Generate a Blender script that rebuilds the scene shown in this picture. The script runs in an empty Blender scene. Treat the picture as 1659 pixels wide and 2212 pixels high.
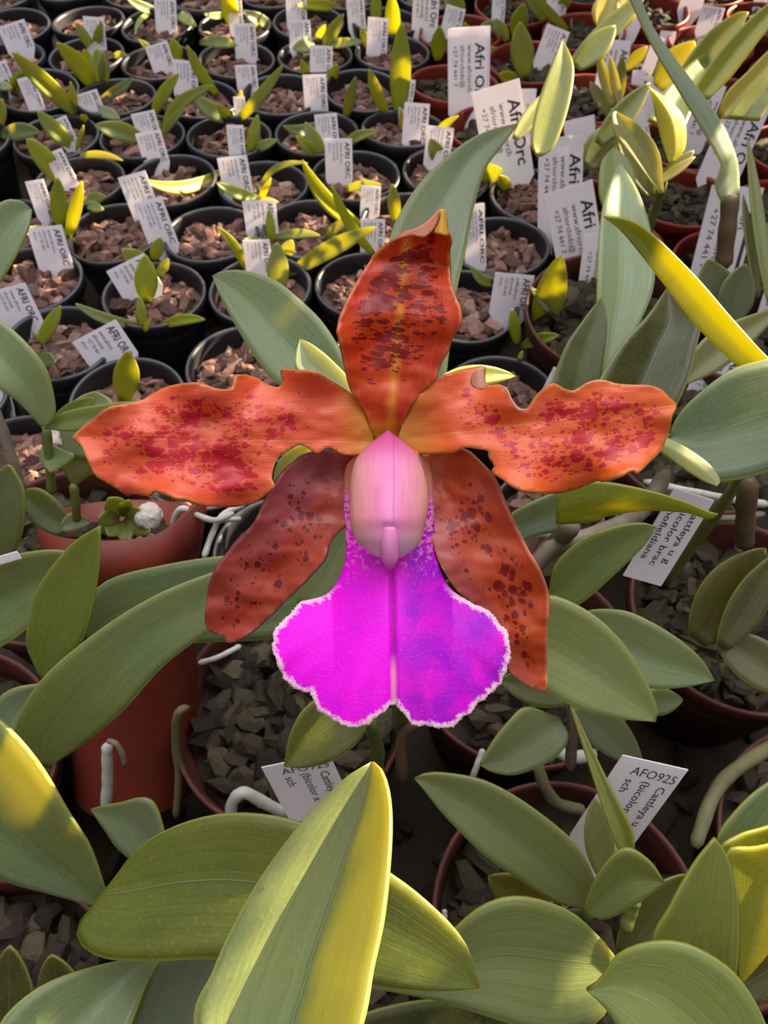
import bpy, bmesh, math, random
import numpy as np
from mathutils import Vector, Matrix, noise
from mathutils.geometry import delaunay_2d_cdt
random.seed(7); np.random.seed(7)
SC = bpy.context.scene
COL = SC.collection

# ---------------------------------------------------------------- camera
PITCH = math.radians(55.0)          # looking down
CAMH = 0.36                         # above the rims of the small pots (z = 0)
W, H, F = 1659.0, 2212.0, 1661.0
C0 = Vector((0, 0, CAMH))
CR = Vector((1, 0, 0)); CF = Vector((0, math.cos(PITCH), -math.sin(PITCH))); CU = Vector((0, math.sin(PITCH), math.cos(PITCH)))
cam = bpy.data.cameras.new('camera'); camo = bpy.data.objects.new('camera', cam); COL.objects.link(camo)
camo.location = C0; camo.rotation_euler = (math.pi / 2 - PITCH, 0, 0)
cam.sensor_fit = 'HORIZONTAL'; cam.sensor_width = W / 100.0; cam.lens = F / 100.0
cam.clip_start = 0.01; cam.clip_end = 50
cam.dof.use_dof = True; cam.dof.focus_distance = 0.185; cam.dof.aperture_fstop = 22.0
SC.camera = camo
# ---------------------------------------------------------------- world, sun, exposure
SC.view_settings.view_transform = 'Standard'; SC.view_settings.look = 'None'
SC.view_settings.gamma = 1.0; SC.view_settings.use_curve_mapping = False
SC.view_settings.exposure = 0.0
SUN_DIR = Vector((0.80, 0.45, 0.40)).normalized()
SUN_STRENGTH = 32.0
wd = bpy.data.worlds.new('sky'); SC.world = wd; wd.use_nodes = True
nt = wd.node_tree; nt.nodes.clear()
wo = nt.nodes.new('ShaderNodeOutputWorld'); wb = nt.nodes.new('ShaderNodeBackground')
tc = nt.nodes.new('ShaderNodeTexCoord'); sx = nt.nodes.new('ShaderNodeSeparateXYZ'); rp = nt.nodes.new('ShaderNodeValToRGB')
nt.links.new(tc.outputs['Generated'], sx.inputs[0]); nt.links.new(sx.outputs['Z'], rp.inputs[0])
e = rp.color_ramp.elements
e[0].position = 0.0; e[0].color = (0.10, 0.09, 0.08, 1)
e[1].position = 1.0; e[1].color = (1.0, 1.0, 1.05, 1)
m_ = e.new(0.35); m_.color = (0.40, 0.40, 0.41, 1)
m_ = e.new(0.7); m_.color = (1.0, 1.0, 1.04, 1)
dt = nt.nodes.new('ShaderNodeVectorMath'); dt.operation = 'DOT_PRODUCT'; nt.links.new(tc.outputs['Generated'], dt.inputs[0]); dt.inputs[1].default_value = (0.12, 0.46, 0.88)
mr = nt.nodes.new('ShaderNodeMapRange'); mr.interpolation_type = 'SMOOTHSTEP'; nt.links.new(dt.outputs['Value'], mr.inputs[0]); mr.inputs[1].default_value = 0.72; mr.inputs[2].default_value = 0.98
mr.inputs[3].default_value = 0.66; mr.inputs[4].default_value = 4.2
mx = nt.nodes.new('ShaderNodeMix'); mx.data_type = 'RGBA'; mx.blend_type = 'MULTIPLY'; mx.inputs[0].default_value = 1.0
nt.links.new(rp.outputs[0], mx.inputs[6]); nt.links.new(mr.outputs[0], mx.inputs[7])
nt.links.new(mx.outputs[2], wb.inputs[0]); wb.inputs[1].default_value = 1.25
nt.links.new(wb.outputs[0], wo.inputs[0])
sl = bpy.data.lights.new('sun', 'SUN'); sl.energy = SUN_STRENGTH; sl.color = (1.0, 0.78, 0.50); sl.angle = math.radians(0.35)
so = bpy.data.objects.new('sun', sl); COL.objects.link(so)
so.rotation_euler = (-SUN_DIR).to_track_quat('-Z', 'Y').to_euler(); so.location = (1, 2, 1.5)

# ---------------------------------------------------------------- helpers
def P(x, y, Z):
    return C0 + CR * ((x - 829.5) / F * Z) + CU * ((1106.0 - y) / F * Z) + CF * Z
def Zp(y, z=0.0):                   # distance at which a pixel row meets the level z
    return (CAMH - z) / (math.sin(PITCH) + math.cos(PITCH) * (y - 1106.0) / F)
def lin(c, k=1.0):
    r = []
    for v in c[:3]:
        v = v / 255.0
        r.append((v / 12.92 if v <= 0.04045 else ((v + 0.055) / 1.055) ** 2.4) * k)
    return tuple(r) + (1.0,)
def tag(o, label=None, cat=None, group=None, kind=None):
    if label: o['label'] = label
    if cat: o['category'] = cat
    if group: o['group'] = group
    if kind: o['kind'] = kind
    return o
def empty(name, loc, label, cat, group=None):
    o = bpy.data.objects.new(name, None); o.empty_display_size = 0.01; COL.objects.link(o); o.location = loc
    return tag(o, label, cat, group)
def link(name, me, parent=None, smooth=True):
    if smooth:
        me.polygons.foreach_set('use_smooth', [True] * len(me.polygons))
    o = bpy.data.objects.new(name, me); COL.objects.link(o)
    if parent is not None:
        o.parent = parent; o.matrix_parent_inverse = Matrix.Translation(-parent.location)
    return o
def mesh(name, vs, fs, mats):
    me = bpy.data.meshes.new(name); me.from_pydata([tuple(v) for v in vs], [], fs)
    for m in mats: me.materials.append(m)
    me.update(); return me
def catmull(pts, n):
    p = np.array(pts, float)
    if len(p) == 2:
        t = np.linspace(0, 1, n)[:, None]; return p[0] * (1 - t) + p[1] * t
    q = np.vstack([2 * p[0] - p[1], p, 2 * p[-1] - p[-2]])
    out = []
    for i in range(1, len(q) - 2):
        for s in np.linspace(0, 1, 12, endpoint=False):
            a, b, c, d = q[i - 1], q[i], q[i + 1], q[i + 2]
            out.append(0.5 * ((2 * b) + (-a + c) * s + (2 * a - 5 * b + 4 * c - d) * s * s + (-a + 3 * b - 3 * c + d) * s ** 3))
    out.append(p[-1]); out = np.array(out)
    L = np.concatenate([[0], np.cumsum(np.linalg.norm(np.diff(out[:, :2], axis=0), axis=1))])
    t = np.linspace(0, L[-1], n)
    return np.stack([np.interp(t, L, out[:, k]) for k in range(out.shape[1])], 1)

# ---------------------------------------------------------------- materials
class NT:
    def __init__(s, name):
        s.m = bpy.data.materials.new(name); s.m.use_nodes = True
        s.t = s.m.node_tree; s.t.nodes.clear()
        s.out = s.t.nodes.new('ShaderNodeOutputMaterial')
    def n(s, typ, **kw):
        d = s.t.nodes.new('ShaderNode' + typ)
        for k, v in kw.items():
            if k.startswith('_'): setattr(d, k[1:], v)
        return d
    def l(s, a, b): s.t.links.new(a, b)
    def val(s, sock, v):
        if hasattr(v, 'links'): s.l(v, sock)
        else: sock.default_value = v
    def math(s, op, a, b=0.5, c=None, clamp=False):
        d = s.n('Math', _operation=op, _use_clamp=clamp); s.val(d.inputs[0], a); s.val(d.inputs[1], b)
        if c is not None: s.val(d.inputs[2], c)
        return d.outputs[0]
    def mix(s, f, a, b, typ='MIX'):
        d = s.n('Mix', _data_type='RGBA', _blend_type=typ); s.val(d.inputs[0], f); s.val(d.inputs[6], a); s.val(d.inputs[7], b)
        return d.outputs[2]
    def ramp(s, f, stops, interp='LINEAR'):
        d = s.n('ValToRGB'); d.color_ramp.interpolation = interp; s.l(f, d.inputs[0])
        el = d.color_ramp.elements
        while len(el) < len(stops): el.new(0.5)
        for q, (p, c) in zip(el, stops):
            q.position = p; q.color = c if isinstance(c, tuple) else (c, c, c, 1)
        return d.outputs[0]
    def noise(s, vec, scale, detail=3, rough=0.5, dist=0.0):
        d = s.n('TexNoise'); s.l(vec, d.inputs['Vector']); d.inputs['Scale'].default_value = scale
        d.inputs['Detail'].default_value = detail; d.inputs['Roughness'].default_value = rough; d.inputs['Distortion'].default_value = dist
        return d.outputs['Fac']
    def maprange(s, v, a, b, c=0.0, d=1.0):
        q = s.n('MapRange'); s.l(v, q.inputs[0])
        for i, k in enumerate((a, b, c, d)): q.inputs[i + 1].default_value = k
        return q.outputs[0]
    def bump(s, h, strength, dist=0.001):
        d = s.n('Bump'); s.l(h, d.inputs['Height']); d.inputs['Strength'].default_value = strength; d.inputs['Distance'].default_value = dist
        return d.outputs[0]
    def pr(s, col, rough=0.5, spec=0.5, normal=None, coat=0.0, sss=0.0):
        d = s.n('BsdfPrincipled'); s.val(d.inputs['Base Color'], col); s.val(d.inputs['Roughness'], rough)
        d.inputs['Specular IOR Level'].default_value = spec; d.inputs['Coat Weight'].default_value = coat
        if normal is not None: s.l(normal, d.inputs['Normal'])
        return d.outputs[0]
    def transl(s, shader, col, fac, normal=None):
        t = s.n('BsdfTranslucent'); s.val(t.inputs['Color'], col)
        m = s.n('MixShader'); s.val(m.inputs[0], fac); s.l(shader, m.inputs[1]); s.l(t.outputs[0], m.inputs[2])
        return m.outputs[0]
    def done(s, shader):
        s.l(shader, s.out.inputs['Surface']); return s.m

def leaf_material():
    g = NT('orchid_leaf'); oi = g.n('ObjectInfo'); uv = g.n('UVMap'); uv.uv_map = 'UVMap'; tc = g.n('TexCoord')
    sp = g.n('SeparateXYZ'); g.l(uv.outputs[0], sp.inputs[0])
    s = g.math('ABSOLUTE', g.math('SUBTRACT', g.math('MULTIPLY', sp.outputs[0], 2.0), 1.0))
    n1 = g.noise(tc.outputs['Object'], 60, 4, 0.6)
    n2 = g.noise(tc.outputs['Object'], 900, 3, 0.6)
    mp = g.n('Mapping'); g.l(uv.outputs[0], mp.inputs[0]); mp.inputs['Scale'].default_value = (45, 1.6, 1)
    st = g.noise(mp.outputs[0], 1.0, 3, 0.5)
    base = g.mix(g.maprange(n1, 0.3, 0.75), oi.outputs['Color'], g.mix(0.30, oi.outputs['Color'], lin((140, 140, 50))))
    dk = g.mix(g.maprange(st, 0.35, 0.65, 0.0, 0.28), base, (0.01, 0.02, 0.005, 1))
    dk = g.mix(g.maprange(n2, 0.55, 0.75, 0.0, 0.14), dk, lin((200, 210, 180)))
    edge = g.maprange(s, 0.955, 0.995)
    c = g.mix(g.math('MULTIPLY', edge, 0.6), dk, lin((158, 164, 86)))
    rib = g.math('MULTIPLY', g.maprange(s, 0.05, 0.012), 0.42)
    c = g.mix(rib, c, lin((58, 74, 42)))
    c = g.mix(g.math('MULTIPLY', g.maprange(s, 0.012, 0.0), 0.5), c, lin((165, 180, 130)))
    # brown corky tip
    tipn = g.math('MULTIPLY', g.maprange(sp.outputs[1], 0.975, 1.0), 0.8)
    c = g.mix(tipn, c, lin((150, 105, 60)))
    h = g.math('ADD', g.math('MULTIPLY', st, 0.6), g.math('MULTIPLY', n2, 0.35))
    b = g.bump(h, 0.35, 0.0005)
    sh = g.pr(c, g.maprange(n1, 0.3, 0.7, 0.30, 0.48), 0.6, b)
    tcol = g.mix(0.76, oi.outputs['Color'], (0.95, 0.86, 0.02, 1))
    return g.done(g.transl(sh, tcol, 0.42))
M_LEAF = leaf_material()

def plain(name, c, rough=0.5, spec=0.4, var=0.25, scale=80, tr=0.0, bump=0.2):
    g = NT(name); tc = g.n('TexCoord'); n1 = g.noise(tc.outputs['Object'], scale, 5, 0.6)
    col = g.mix(g.maprange(n1, 0.3, 0.7, 0, var), lin(c), lin([v * 0.45 for v in c]))
    n2 = g.noise(tc.outputs['Object'], scale * 8, 3, 0.5)
    sh = g.pr(col, rough, spec, g.bump(n2, bump, 0.0006))
    if tr: sh = g.transl(sh, lin(c), tr)
    return g.done(sh)
M_BLACK = plain('black_plastic', (40, 40, 45), 0.38, 0.5, 0.3, 60)
M_TERRA = plain('terracotta_plastic', (134, 54, 38), 0.5, 0.4, 0.5, 35, 0.12)
M_TERRAD = plain('dull_brown_terracotta_plastic', (92, 46, 38), 0.6, 0.3, 0.6, 50)
M_RED = plain('orange_red_plastic', (132, 46, 34), 0.45, 0.4, 0.4, 35, 0.12)
M_INK = plain('dark_grey_ink', (62, 62, 68), 0.7, 0.2, 0.1)
M_BENCH = plain('dark_bench_cloth', (22, 19, 17), 0.9, 0.2, 0.6, 25)
M_STEM = plain('green_stem', (112, 122, 62), 0.5, 0.4, 0.3, 50, 0.1)
M_DRY = plain('dry_sheath', (142, 130, 112), 0.7, 0.3, 0.55, 120, 0.1)
M_BROWN = plain('brown_stalk', (104, 84, 60), 0.55, 0.4, 0.5, 60)
M_ROOT = plain('silvery_root', (196, 194, 184), 0.75, 0.3, 0.45, 90)
M_ROOTG = plain('olive_root', (118, 112, 78), 0.75, 0.3, 0.5, 90)
M_STONE = plain('pale_pebble', (206, 196, 184), 0.9, 0.2, 0.4, 200, 0, 0.8)

def tag_material():
    g = NT('white_tag_plastic'); tc = g.n('TexCoord'); n1 = g.noise(tc.outputs['Object'], 40, 4, 0.6)
    col = g.mix(g.maprange(n1, 0.45, 0.75, 0, 0.35), lin((250, 244, 255)), lin((222, 214, 214)))
    return g.done(g.transl(g.pr(col, 0.5, 0.5), lin((250, 244, 240)), 0.3))
M_TAG = tag_material()

def bark_material(name, cols):
    g = NT(name); ge = g.n('NewGeometry'); tc = g.n('TexCoord')
    k = len(cols) - 1
    c = g.ramp(ge.outputs['Random Per Island'], [(i / k, lin(q)) for i, q in enumerate(cols)])
    n1 = g.noise(tc.outputs['Object'], 350, 6, 0.7)
    c = g.mix(g.maprange(n1, 0.35, 0.7, 0, 0.6), c, lin((38, 28, 24)))
    n2 = g.noise(tc.outputs['Object'], 120, 4, 0.6)
    return g.done(g.pr(c, 0.8, 0.25, g.bump(n1, 0.7, 0.0012)))
M_BARK = bark_material('pink_brown_bark', [(64, 42, 38), (142, 104, 92), (96, 66, 58), (176, 138, 124), (80, 54, 48), (122, 88, 78), (56, 38, 34)])
M_BARKO = bark_material('mossy_old_bark', [(30, 22, 18), (60, 50, 32), (40, 33, 24), (80, 70, 50), (28, 22, 18), (52, 52, 28), (98, 86, 66)])

# ---------------------------------------------------------------- sheet builders
def orient(me):
    s = 0.0
    for p in me.polygons: s += p.normal.dot(C0 - p.center) * p.area
    if s < 0: me.flip_normals()

LEAFV = {}
def leaf(L, R, Z, parent, tint, fold=0.25, tilt=0.0, mid=0.5, th=0.0011, name='leaf', nx=10, ny=None, mat=None, wav=0.0, label=None, pw=1.08):
    """blade between two edge curves (base -> tip); Z = distances along it"""
    ny = ny or 26
    a = catmull(L, ny); b = catmull(R, ny)
    zs = catmull([(i / (len(Z) - 1), z) for i, z in enumerate(Z)], ny)[:, 1] if len(Z) > 2 else np.linspace(Z[0], Z[-1], ny)
    vs = []; uv = []
    ph = random.random() * 6
    for j in range(ny):
        A, B = a[j], b[j]; z = zs[j]
        hw = 0.5 * np.linalg.norm(B - A) / F * z
        md = A * (1 - mid) + B * mid
        for i in range(nx + 1):
            s = -1 + 2 * i / nx
            q = md + (A - md) * (-s) if s < 0 else md + (B - md) * s
            f = abs(s) ** pw
            dz = -fold * hw * f + tilt * hw * s + wav * hw * f * math.sin(j * 0.55 + ph + (2 if s > 0 else 0))
            vs.append(P(q[0], q[1], z + dz)); uv.append(((s + 1) / 2, j / (ny - 1)))
    allv = vs; fs = []
    for j in range(ny - 1):
        for i in range(nx):
            k = j * (nx + 1) + i; fs.append((k, k + 1, k + nx + 2, k + nx + 1))
    me = mesh(name, [v - (parent.location if parent else Vector()) for v in vs], fs, [mat or M_LEAF])
    ul = me.uv_layers.new(name='UVMap')
    idx = np.empty(len(me.loops), int); me.loops.foreach_get('vertex_index', idx)
    ul.data.foreach_set('uv', np.array(uv)[idx].ravel())
    off = parent.location if parent else Vector()
    s = sum(p.normal.dot(C0 - off - p.center) * p.area for p in me.polygons)
    if s < 0: me.flip_normals()
    me.polygons.foreach_set('use_smooth', [True] * len(me.polygons))
    o = bpy.data.objects.new(name, me); COL.objects.link(o)
    if parent: o.parent = parent
    LEAFV[o.name] = (allv, nx, ny)
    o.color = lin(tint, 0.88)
    if label: o['label'] = label
    md = o.modifiers.new('thickness', 'SOLIDIFY'); md.thickness = th; md.offset = -1
    return o

def axleaf(x0, y0, x1, y1, w, parent, tint, Z=None, bow=0.0, **kw):
    d = np.array([x1 - x0, y1 - y0], float); Ln = np.linalg.norm(d); d /= Ln; n = np.array([-d[1], d[0]])
    L = []; R = []
    for t in (0, 0.08, 0.22, 0.4, 0.6, 0.78, 0.91, 0.97, 1.0):
        c = np.array([x0, y0]) + d * Ln * t + n * bow * 4 * t * (1 - t)
        h = w / 2 * (math.sin(math.pi * min(1, t * 0.93 + 0.07)) ** 0.75 if t < 1 else 0.0)
        L.append(tuple(c - n * h)); R.append(tuple(c + n * h))
    if Z is None:
        z0 = Zp(y0, -0.008); z1 = min(z0 * (1 - 0.0005 * Ln), Zp(y1) * 0.955); Z = (z0, (z0 + z1) / 2 - 0.004, z1)
    kw.setdefault('nx', 6); kw.setdefault('ny', 14); kw.setdefault('th', 0.0009)
    return leaf(L, R, Z, parent, tint, **kw)

def tube(pts, r, mat, parent, name, seg=8, n=16, r2=None, label=None, wob=0.05):
    """pts: world points"""
    q = catmull([tuple(p) for p in pts], n)
    vs = []; fs = []; off = parent.location if parent else Vector()
    up = Vector((0.3, 0.2, 1)).normalized()
    for j in range(n):
        c = Vector(q[j]); t = (Vector(q[min(j + 1, n - 1)]) - Vector(q[max(j - 1, 0)])).normalized()
        a = t.cross(Vector((0.1, 1, 0.2))).normalized(); b = t.cross(a).normalized()
        f = j / (n - 1); rr = r + ((r2 if r2 is not None else r) - r) * f
        rr *= 1 + wob * math.sin(j * 1.1 + r * 9000)
        if j in (0, n - 1): rr *= 0.55
        for i in range(seg):
            an = 2 * math.pi * i / seg; vs.append(c + (a * math.cos(an) + b * math.sin(an)) * rr - off)
    for j in range(n - 1):
        for i in range(seg):
            k = j * seg + i; k2 = j * seg + (i + 1) % seg; fs.append((k, k2, k2 + seg, k + seg))
    fs.append(tuple(range(seg))[::-1]); fs.append(tuple(range((n - 1) * seg, n * seg)))
    me = mesh(name, vs, fs, [mat]); me.polygons.foreach_set('use_smooth', [True] * len(me.polygons))
    o = bpy.data.objects.new(name, me); COL.objects.link(o)
    if parent: o.parent = parent
    if label: o['label'] = label
    return o
def ptube(pts, rpx, mat, parent, name, **kw):   # pts (x, y, Z)
    w = [P(*p) for p in pts]
    return tube(w, rpx / F * pts[0][2], mat, parent, name, **kw)

def sheet(name, outline, zf, ax, parent, mats, spacing=7.0, th=0.0007, closed_smooth=True, jag=None, off=None):
    """irregular petal: traced outline, depth function zf(x, y, u, v); ax = (base, tip) pixel axis"""
    o = outline + [outline[0]]
    q = catmull(o, int(sum(math.dist(o[i], o[i + 1]) for i in range(len(o) - 1)) / (spacing * 0.7)))[:-1]
    if jag: q = jag(q)
    mn = q.min(0); mx = q.max(0)
    pts = [tuple(p) for p in q]; ne = len(pts)
    def inside(x, y):
        xa, ya = q[:, 0], q[:, 1]; xb, yb = np.roll(xa, -1), np.roll(ya, -1)
        c = ((ya > y) != (yb > y)) & (x < (xb - xa) * (y - ya) / (yb - ya + 1e-12) + xa)
        return c.sum() % 2 == 1
    def edist(x, y): return float(np.min(np.hypot(q[:, 0] - x, q[:, 1] - y)))
    r = 0; y = mn[1]
    while y < mx[1]:
        x = mn[0] + (spacing / 2 if r % 2 else 0)
        while x < mx[0]:
            if inside(x, y) and edist(x, y) > spacing * 0.55: pts.append((x, y))
            x += spacing
        y += spacing * 0.87; r += 1
    res = delaunay_2d_cdt([Vector(p) for p in pts], [], [list(range(ne))], 1, 1e-4)
    V2 = res[0]; T = [tuple(f) for f in res[2]]
    b, t = np.array(ax[0], float), np.array(ax[1], float); d = t - b; Ln = np.linalg.norm(d); d /= Ln; nn = np.array([-d[1], d[0]])
    vs = []; uv = []; ed = []; off = parent.location if off is None else off
    for p in V2:
        e_ = np.array([p[0], p[1]]) - b; u = e_.dot(d) / Ln; v = e_.dot(nn)
        vs.append(P(p[0], p[1], zf(p[0], p[1], u, v)) - off); uv.append((u * Ln / 100.0, v / 100.0)); ed.append(edist(p[0], p[1]))
    me = mesh(name, vs, T, mats)
    ul = me.uv_layers.new(name='UVMap'); idx = np.empty(len(me.loops), int); me.loops.foreach_get('vertex_index', idx)
    ul.data.foreach_set('uv', np.array(uv)[idx].ravel())
    at = me.attributes.new('edged', 'FLOAT', 'POINT'); at.data.foreach_set('value', ed)
    ap = me.attributes.new('pos2', 'FLOAT_VECTOR', 'POINT')
    ap.data.foreach_set('vector', np.array([(p[0] / 100, p[1] / 100, 0) for p in V2]).ravel())
    s = sum(p.normal.dot(C0 - off - p.center) * p.area for p in me.polygons)
    if s < 0: me.flip_normals()
    me.polygons.foreach_set('use_smooth', [True] * len(me.polygons))
    ob = bpy.data.objects.new(name, me); COL.objects.link(ob); ob.parent = parent
    md = ob.modifiers.new('thickness', 'SOLIDIFY'); md.thickness = th; md.offset = -1
    return ob

# ================================================================ setting
def box(name, lo, hi, mat, kind='structure'):
    bm = bmesh.new(); bmesh.ops.create_cube(bm, size=1.0)
    for v in bm.verts: v.co = Vector([lo[i] + (v.co[i] + 0.5) * (hi[i] - lo[i]) for i in range(3)])
    me = bpy.data.meshes.new(name); bm.to_mesh(me); bm.free(); me.materials.append(mat)
    o = bpy.data.objects.new(name, me); COL.objects.link(o); o['kind'] = kind; return o
BZ = -0.068
fl = box('floor', (-2.5, -0.9, BZ - 0.05), (2.5, 4.0, BZ), M_BENCH)
tag(fl, 'dark cloth-covered bench top under the pots', 'bench')

# unseen sun blocker added beyond the bench, holes cut where sun patches should fall
SHD = 0.95
SR = SUN_DIR.cross(Vector((0, 0, 1))).normalized(); SU = SR.cross(SUN_DIR).normalized()
SORG = Vector((0.0, 0.35, 0.0)) + SUN_DIR * SHD
def sun_uv(p):
    q = p - SORG; return q.dot(SR), q.dot(SU)
GAPS = [  # x, y, Z(None: rim level), rx px, ry px, angle
    (100, 66, None, 45, 22, 0), (215, 70, None, 62, 26, 8), (375, 95, None, 75, 16, 10), (495, 108, None, 80, 16, 3), (360, 40, 0.74, 22, 22, 0),
    (512, 15, 0.72, 22, 50, -10), (848, 30, 0.68, 16, 55, 0), (78, 205, 0.66, 20, 26, 0), (140, 368, 0.6, 20, 26, 0), (168, 420, 0.57, 9, 22, 0),
    (512, 362, 0.6, 32, 10, 0), (322, 440, 0.56, 30, 10, -15), (570, 395, 0.59, 8, 24, 25), (695, 358, 0.55, 30, 12, 30), (390, 362, 0.58, 50, 8, 0),
    (500, 435, None, 40, 8, 0), (25, 385, None, 30, 14, 0), (855, 350, None, 25, 20, 30), (985, 270, None, 14, 20, 0), (160, 120, 0.68, 12, 45, -30),
    (660, 65, 0.68, 40, 8, 0), (690, 75, 0.68, 10, 18, 20), (1000, 45, 0.66, 26, 22, 0), (1042, 60, 0.66, 14, 22, 0),
    
    
    
    
    
    (1298, 1280, 0.34, 13, 13, 0), (1272, 1302, 0.34, 9, 9, 0), (1098, 1050, 0.4, 8, 8, 0),
    (1350, 400, 0.33, 12, 34, -15), (1340, 350, 0.33, 6, 10, 0),
    
     (1470, 375, 0.42, 50, 14, 20),
    (1580, 190, 0.5, 110, 26, 52), (1540, 160, 0.5, 60, 22, 52), (1630, 250, 0.5, 60, 20, 50), (1480, 60, None, 120, 45, 0), (1330, 40, 0.6, 90, 60, 0),
    (1280, 190, None, 60, 60, 0), (1200, 300, 0.44, 20, 60, 15), (1185, 110, 0.55, 40, 36, 0), (1400, 150, None, 50, 60, 0), (1240, 60, 0.6, 40, 50, 0),
    (1640, 310, None, 24, 30, 0), (1110, 140, None, 14, 14, 0), (1000, 395, 0.44, 18, 10, 20), (1180, 380, 0.44, 24, 8, 0), (1560, 20, None, 100, 30, 0),
    (1430, 120, 0.6, 60, 30, 0), (1310, 90, 0.6, 50, 40, 0), (1260, 240, 0.5, 30, 50, 0),
]
GAPUV = []
LIT = []
def lit(o, s0=-1, s1=1, t0=0, t1=1, r=0.004):
    """let the sun through onto part of a leaf"""
    vs, nx, ny = LEAFV[o.name]
    for j in range(ny):
        if not t0 <= j / (ny - 1) <= t1: continue
        for i in range(nx + 1):
            if s0 <= -1 + 2 * i / nx <= s1: c = sun_uv(vs[j * (nx + 1) + i]); GAPUV.append((np.array(c), np.diag([1 / r, 1 / r])))
for (x, y, Z, rx, ry, an) in GAPS:
    Z = Z or Zp(y, -0.012)
    c = sun_uv(P(x, y, Z)); GAPUV.append((np.array(c), np.diag([F / (rx * Z), F / (ry * Z)])))
def add_sun_blocker():
    n = 0.0036; u0, u1, v0, v1 = -1.1, 0.75, -0.42, 0.46
    nu, nv = int((u1 - u0) / n), int((v1 - v0) / n)
    U, V = np.meshgrid(u0 + (np.arange(nu) + 0.5) * n, v0 + (np.arange(nv) + 0.5) * n, indexing='ij')
    hole = np.zeros(U.shape, bool)
    for c, inv in GAPUV:
        a = inv[0, 0] * (U - c[0]) + inv[0, 1] * (V - c[1]); b = inv[1, 0] * (U - c[0]) + inv[1, 1] * (V - c[1])
        hole |= (a * a + b * b) < 1
    vid = -np.ones((nu + 1, nv + 1), int); vs = []; fs = []
    # merge runs of solid cells along u into long quads
    for j in range(nv):
        i = 0
        while i < nu:
            if hole[i, j]: i += 1; continue
            k = i
            while k < nu and not hole[k, j]: k += 1
            q = len(vs)
            for (a, b) in ((i, j), (k, j), (k, j + 1), (i, j + 1)):
                vs.append(SORG + SR * (u0 + a * n) + SU * (v0 + b * n))
            fs.append((q, q + 1, q + 2, q + 3)); i = k
    g = NT('grey_green_sun_blocker')
    m = g.done(g.pr(lin((70, 78, 70)), 0.9, 0.1))
    me = mesh('unseen_sun_blocker', vs, fs, [m]); o = bpy.data.objects.new('unseen_sun_blocker', me); COL.objects.link(o)
    tag(o, 'unseen sun blocker added beyond the bench, with holes for sun patches', 'shade cloth', kind='structure')

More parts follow.
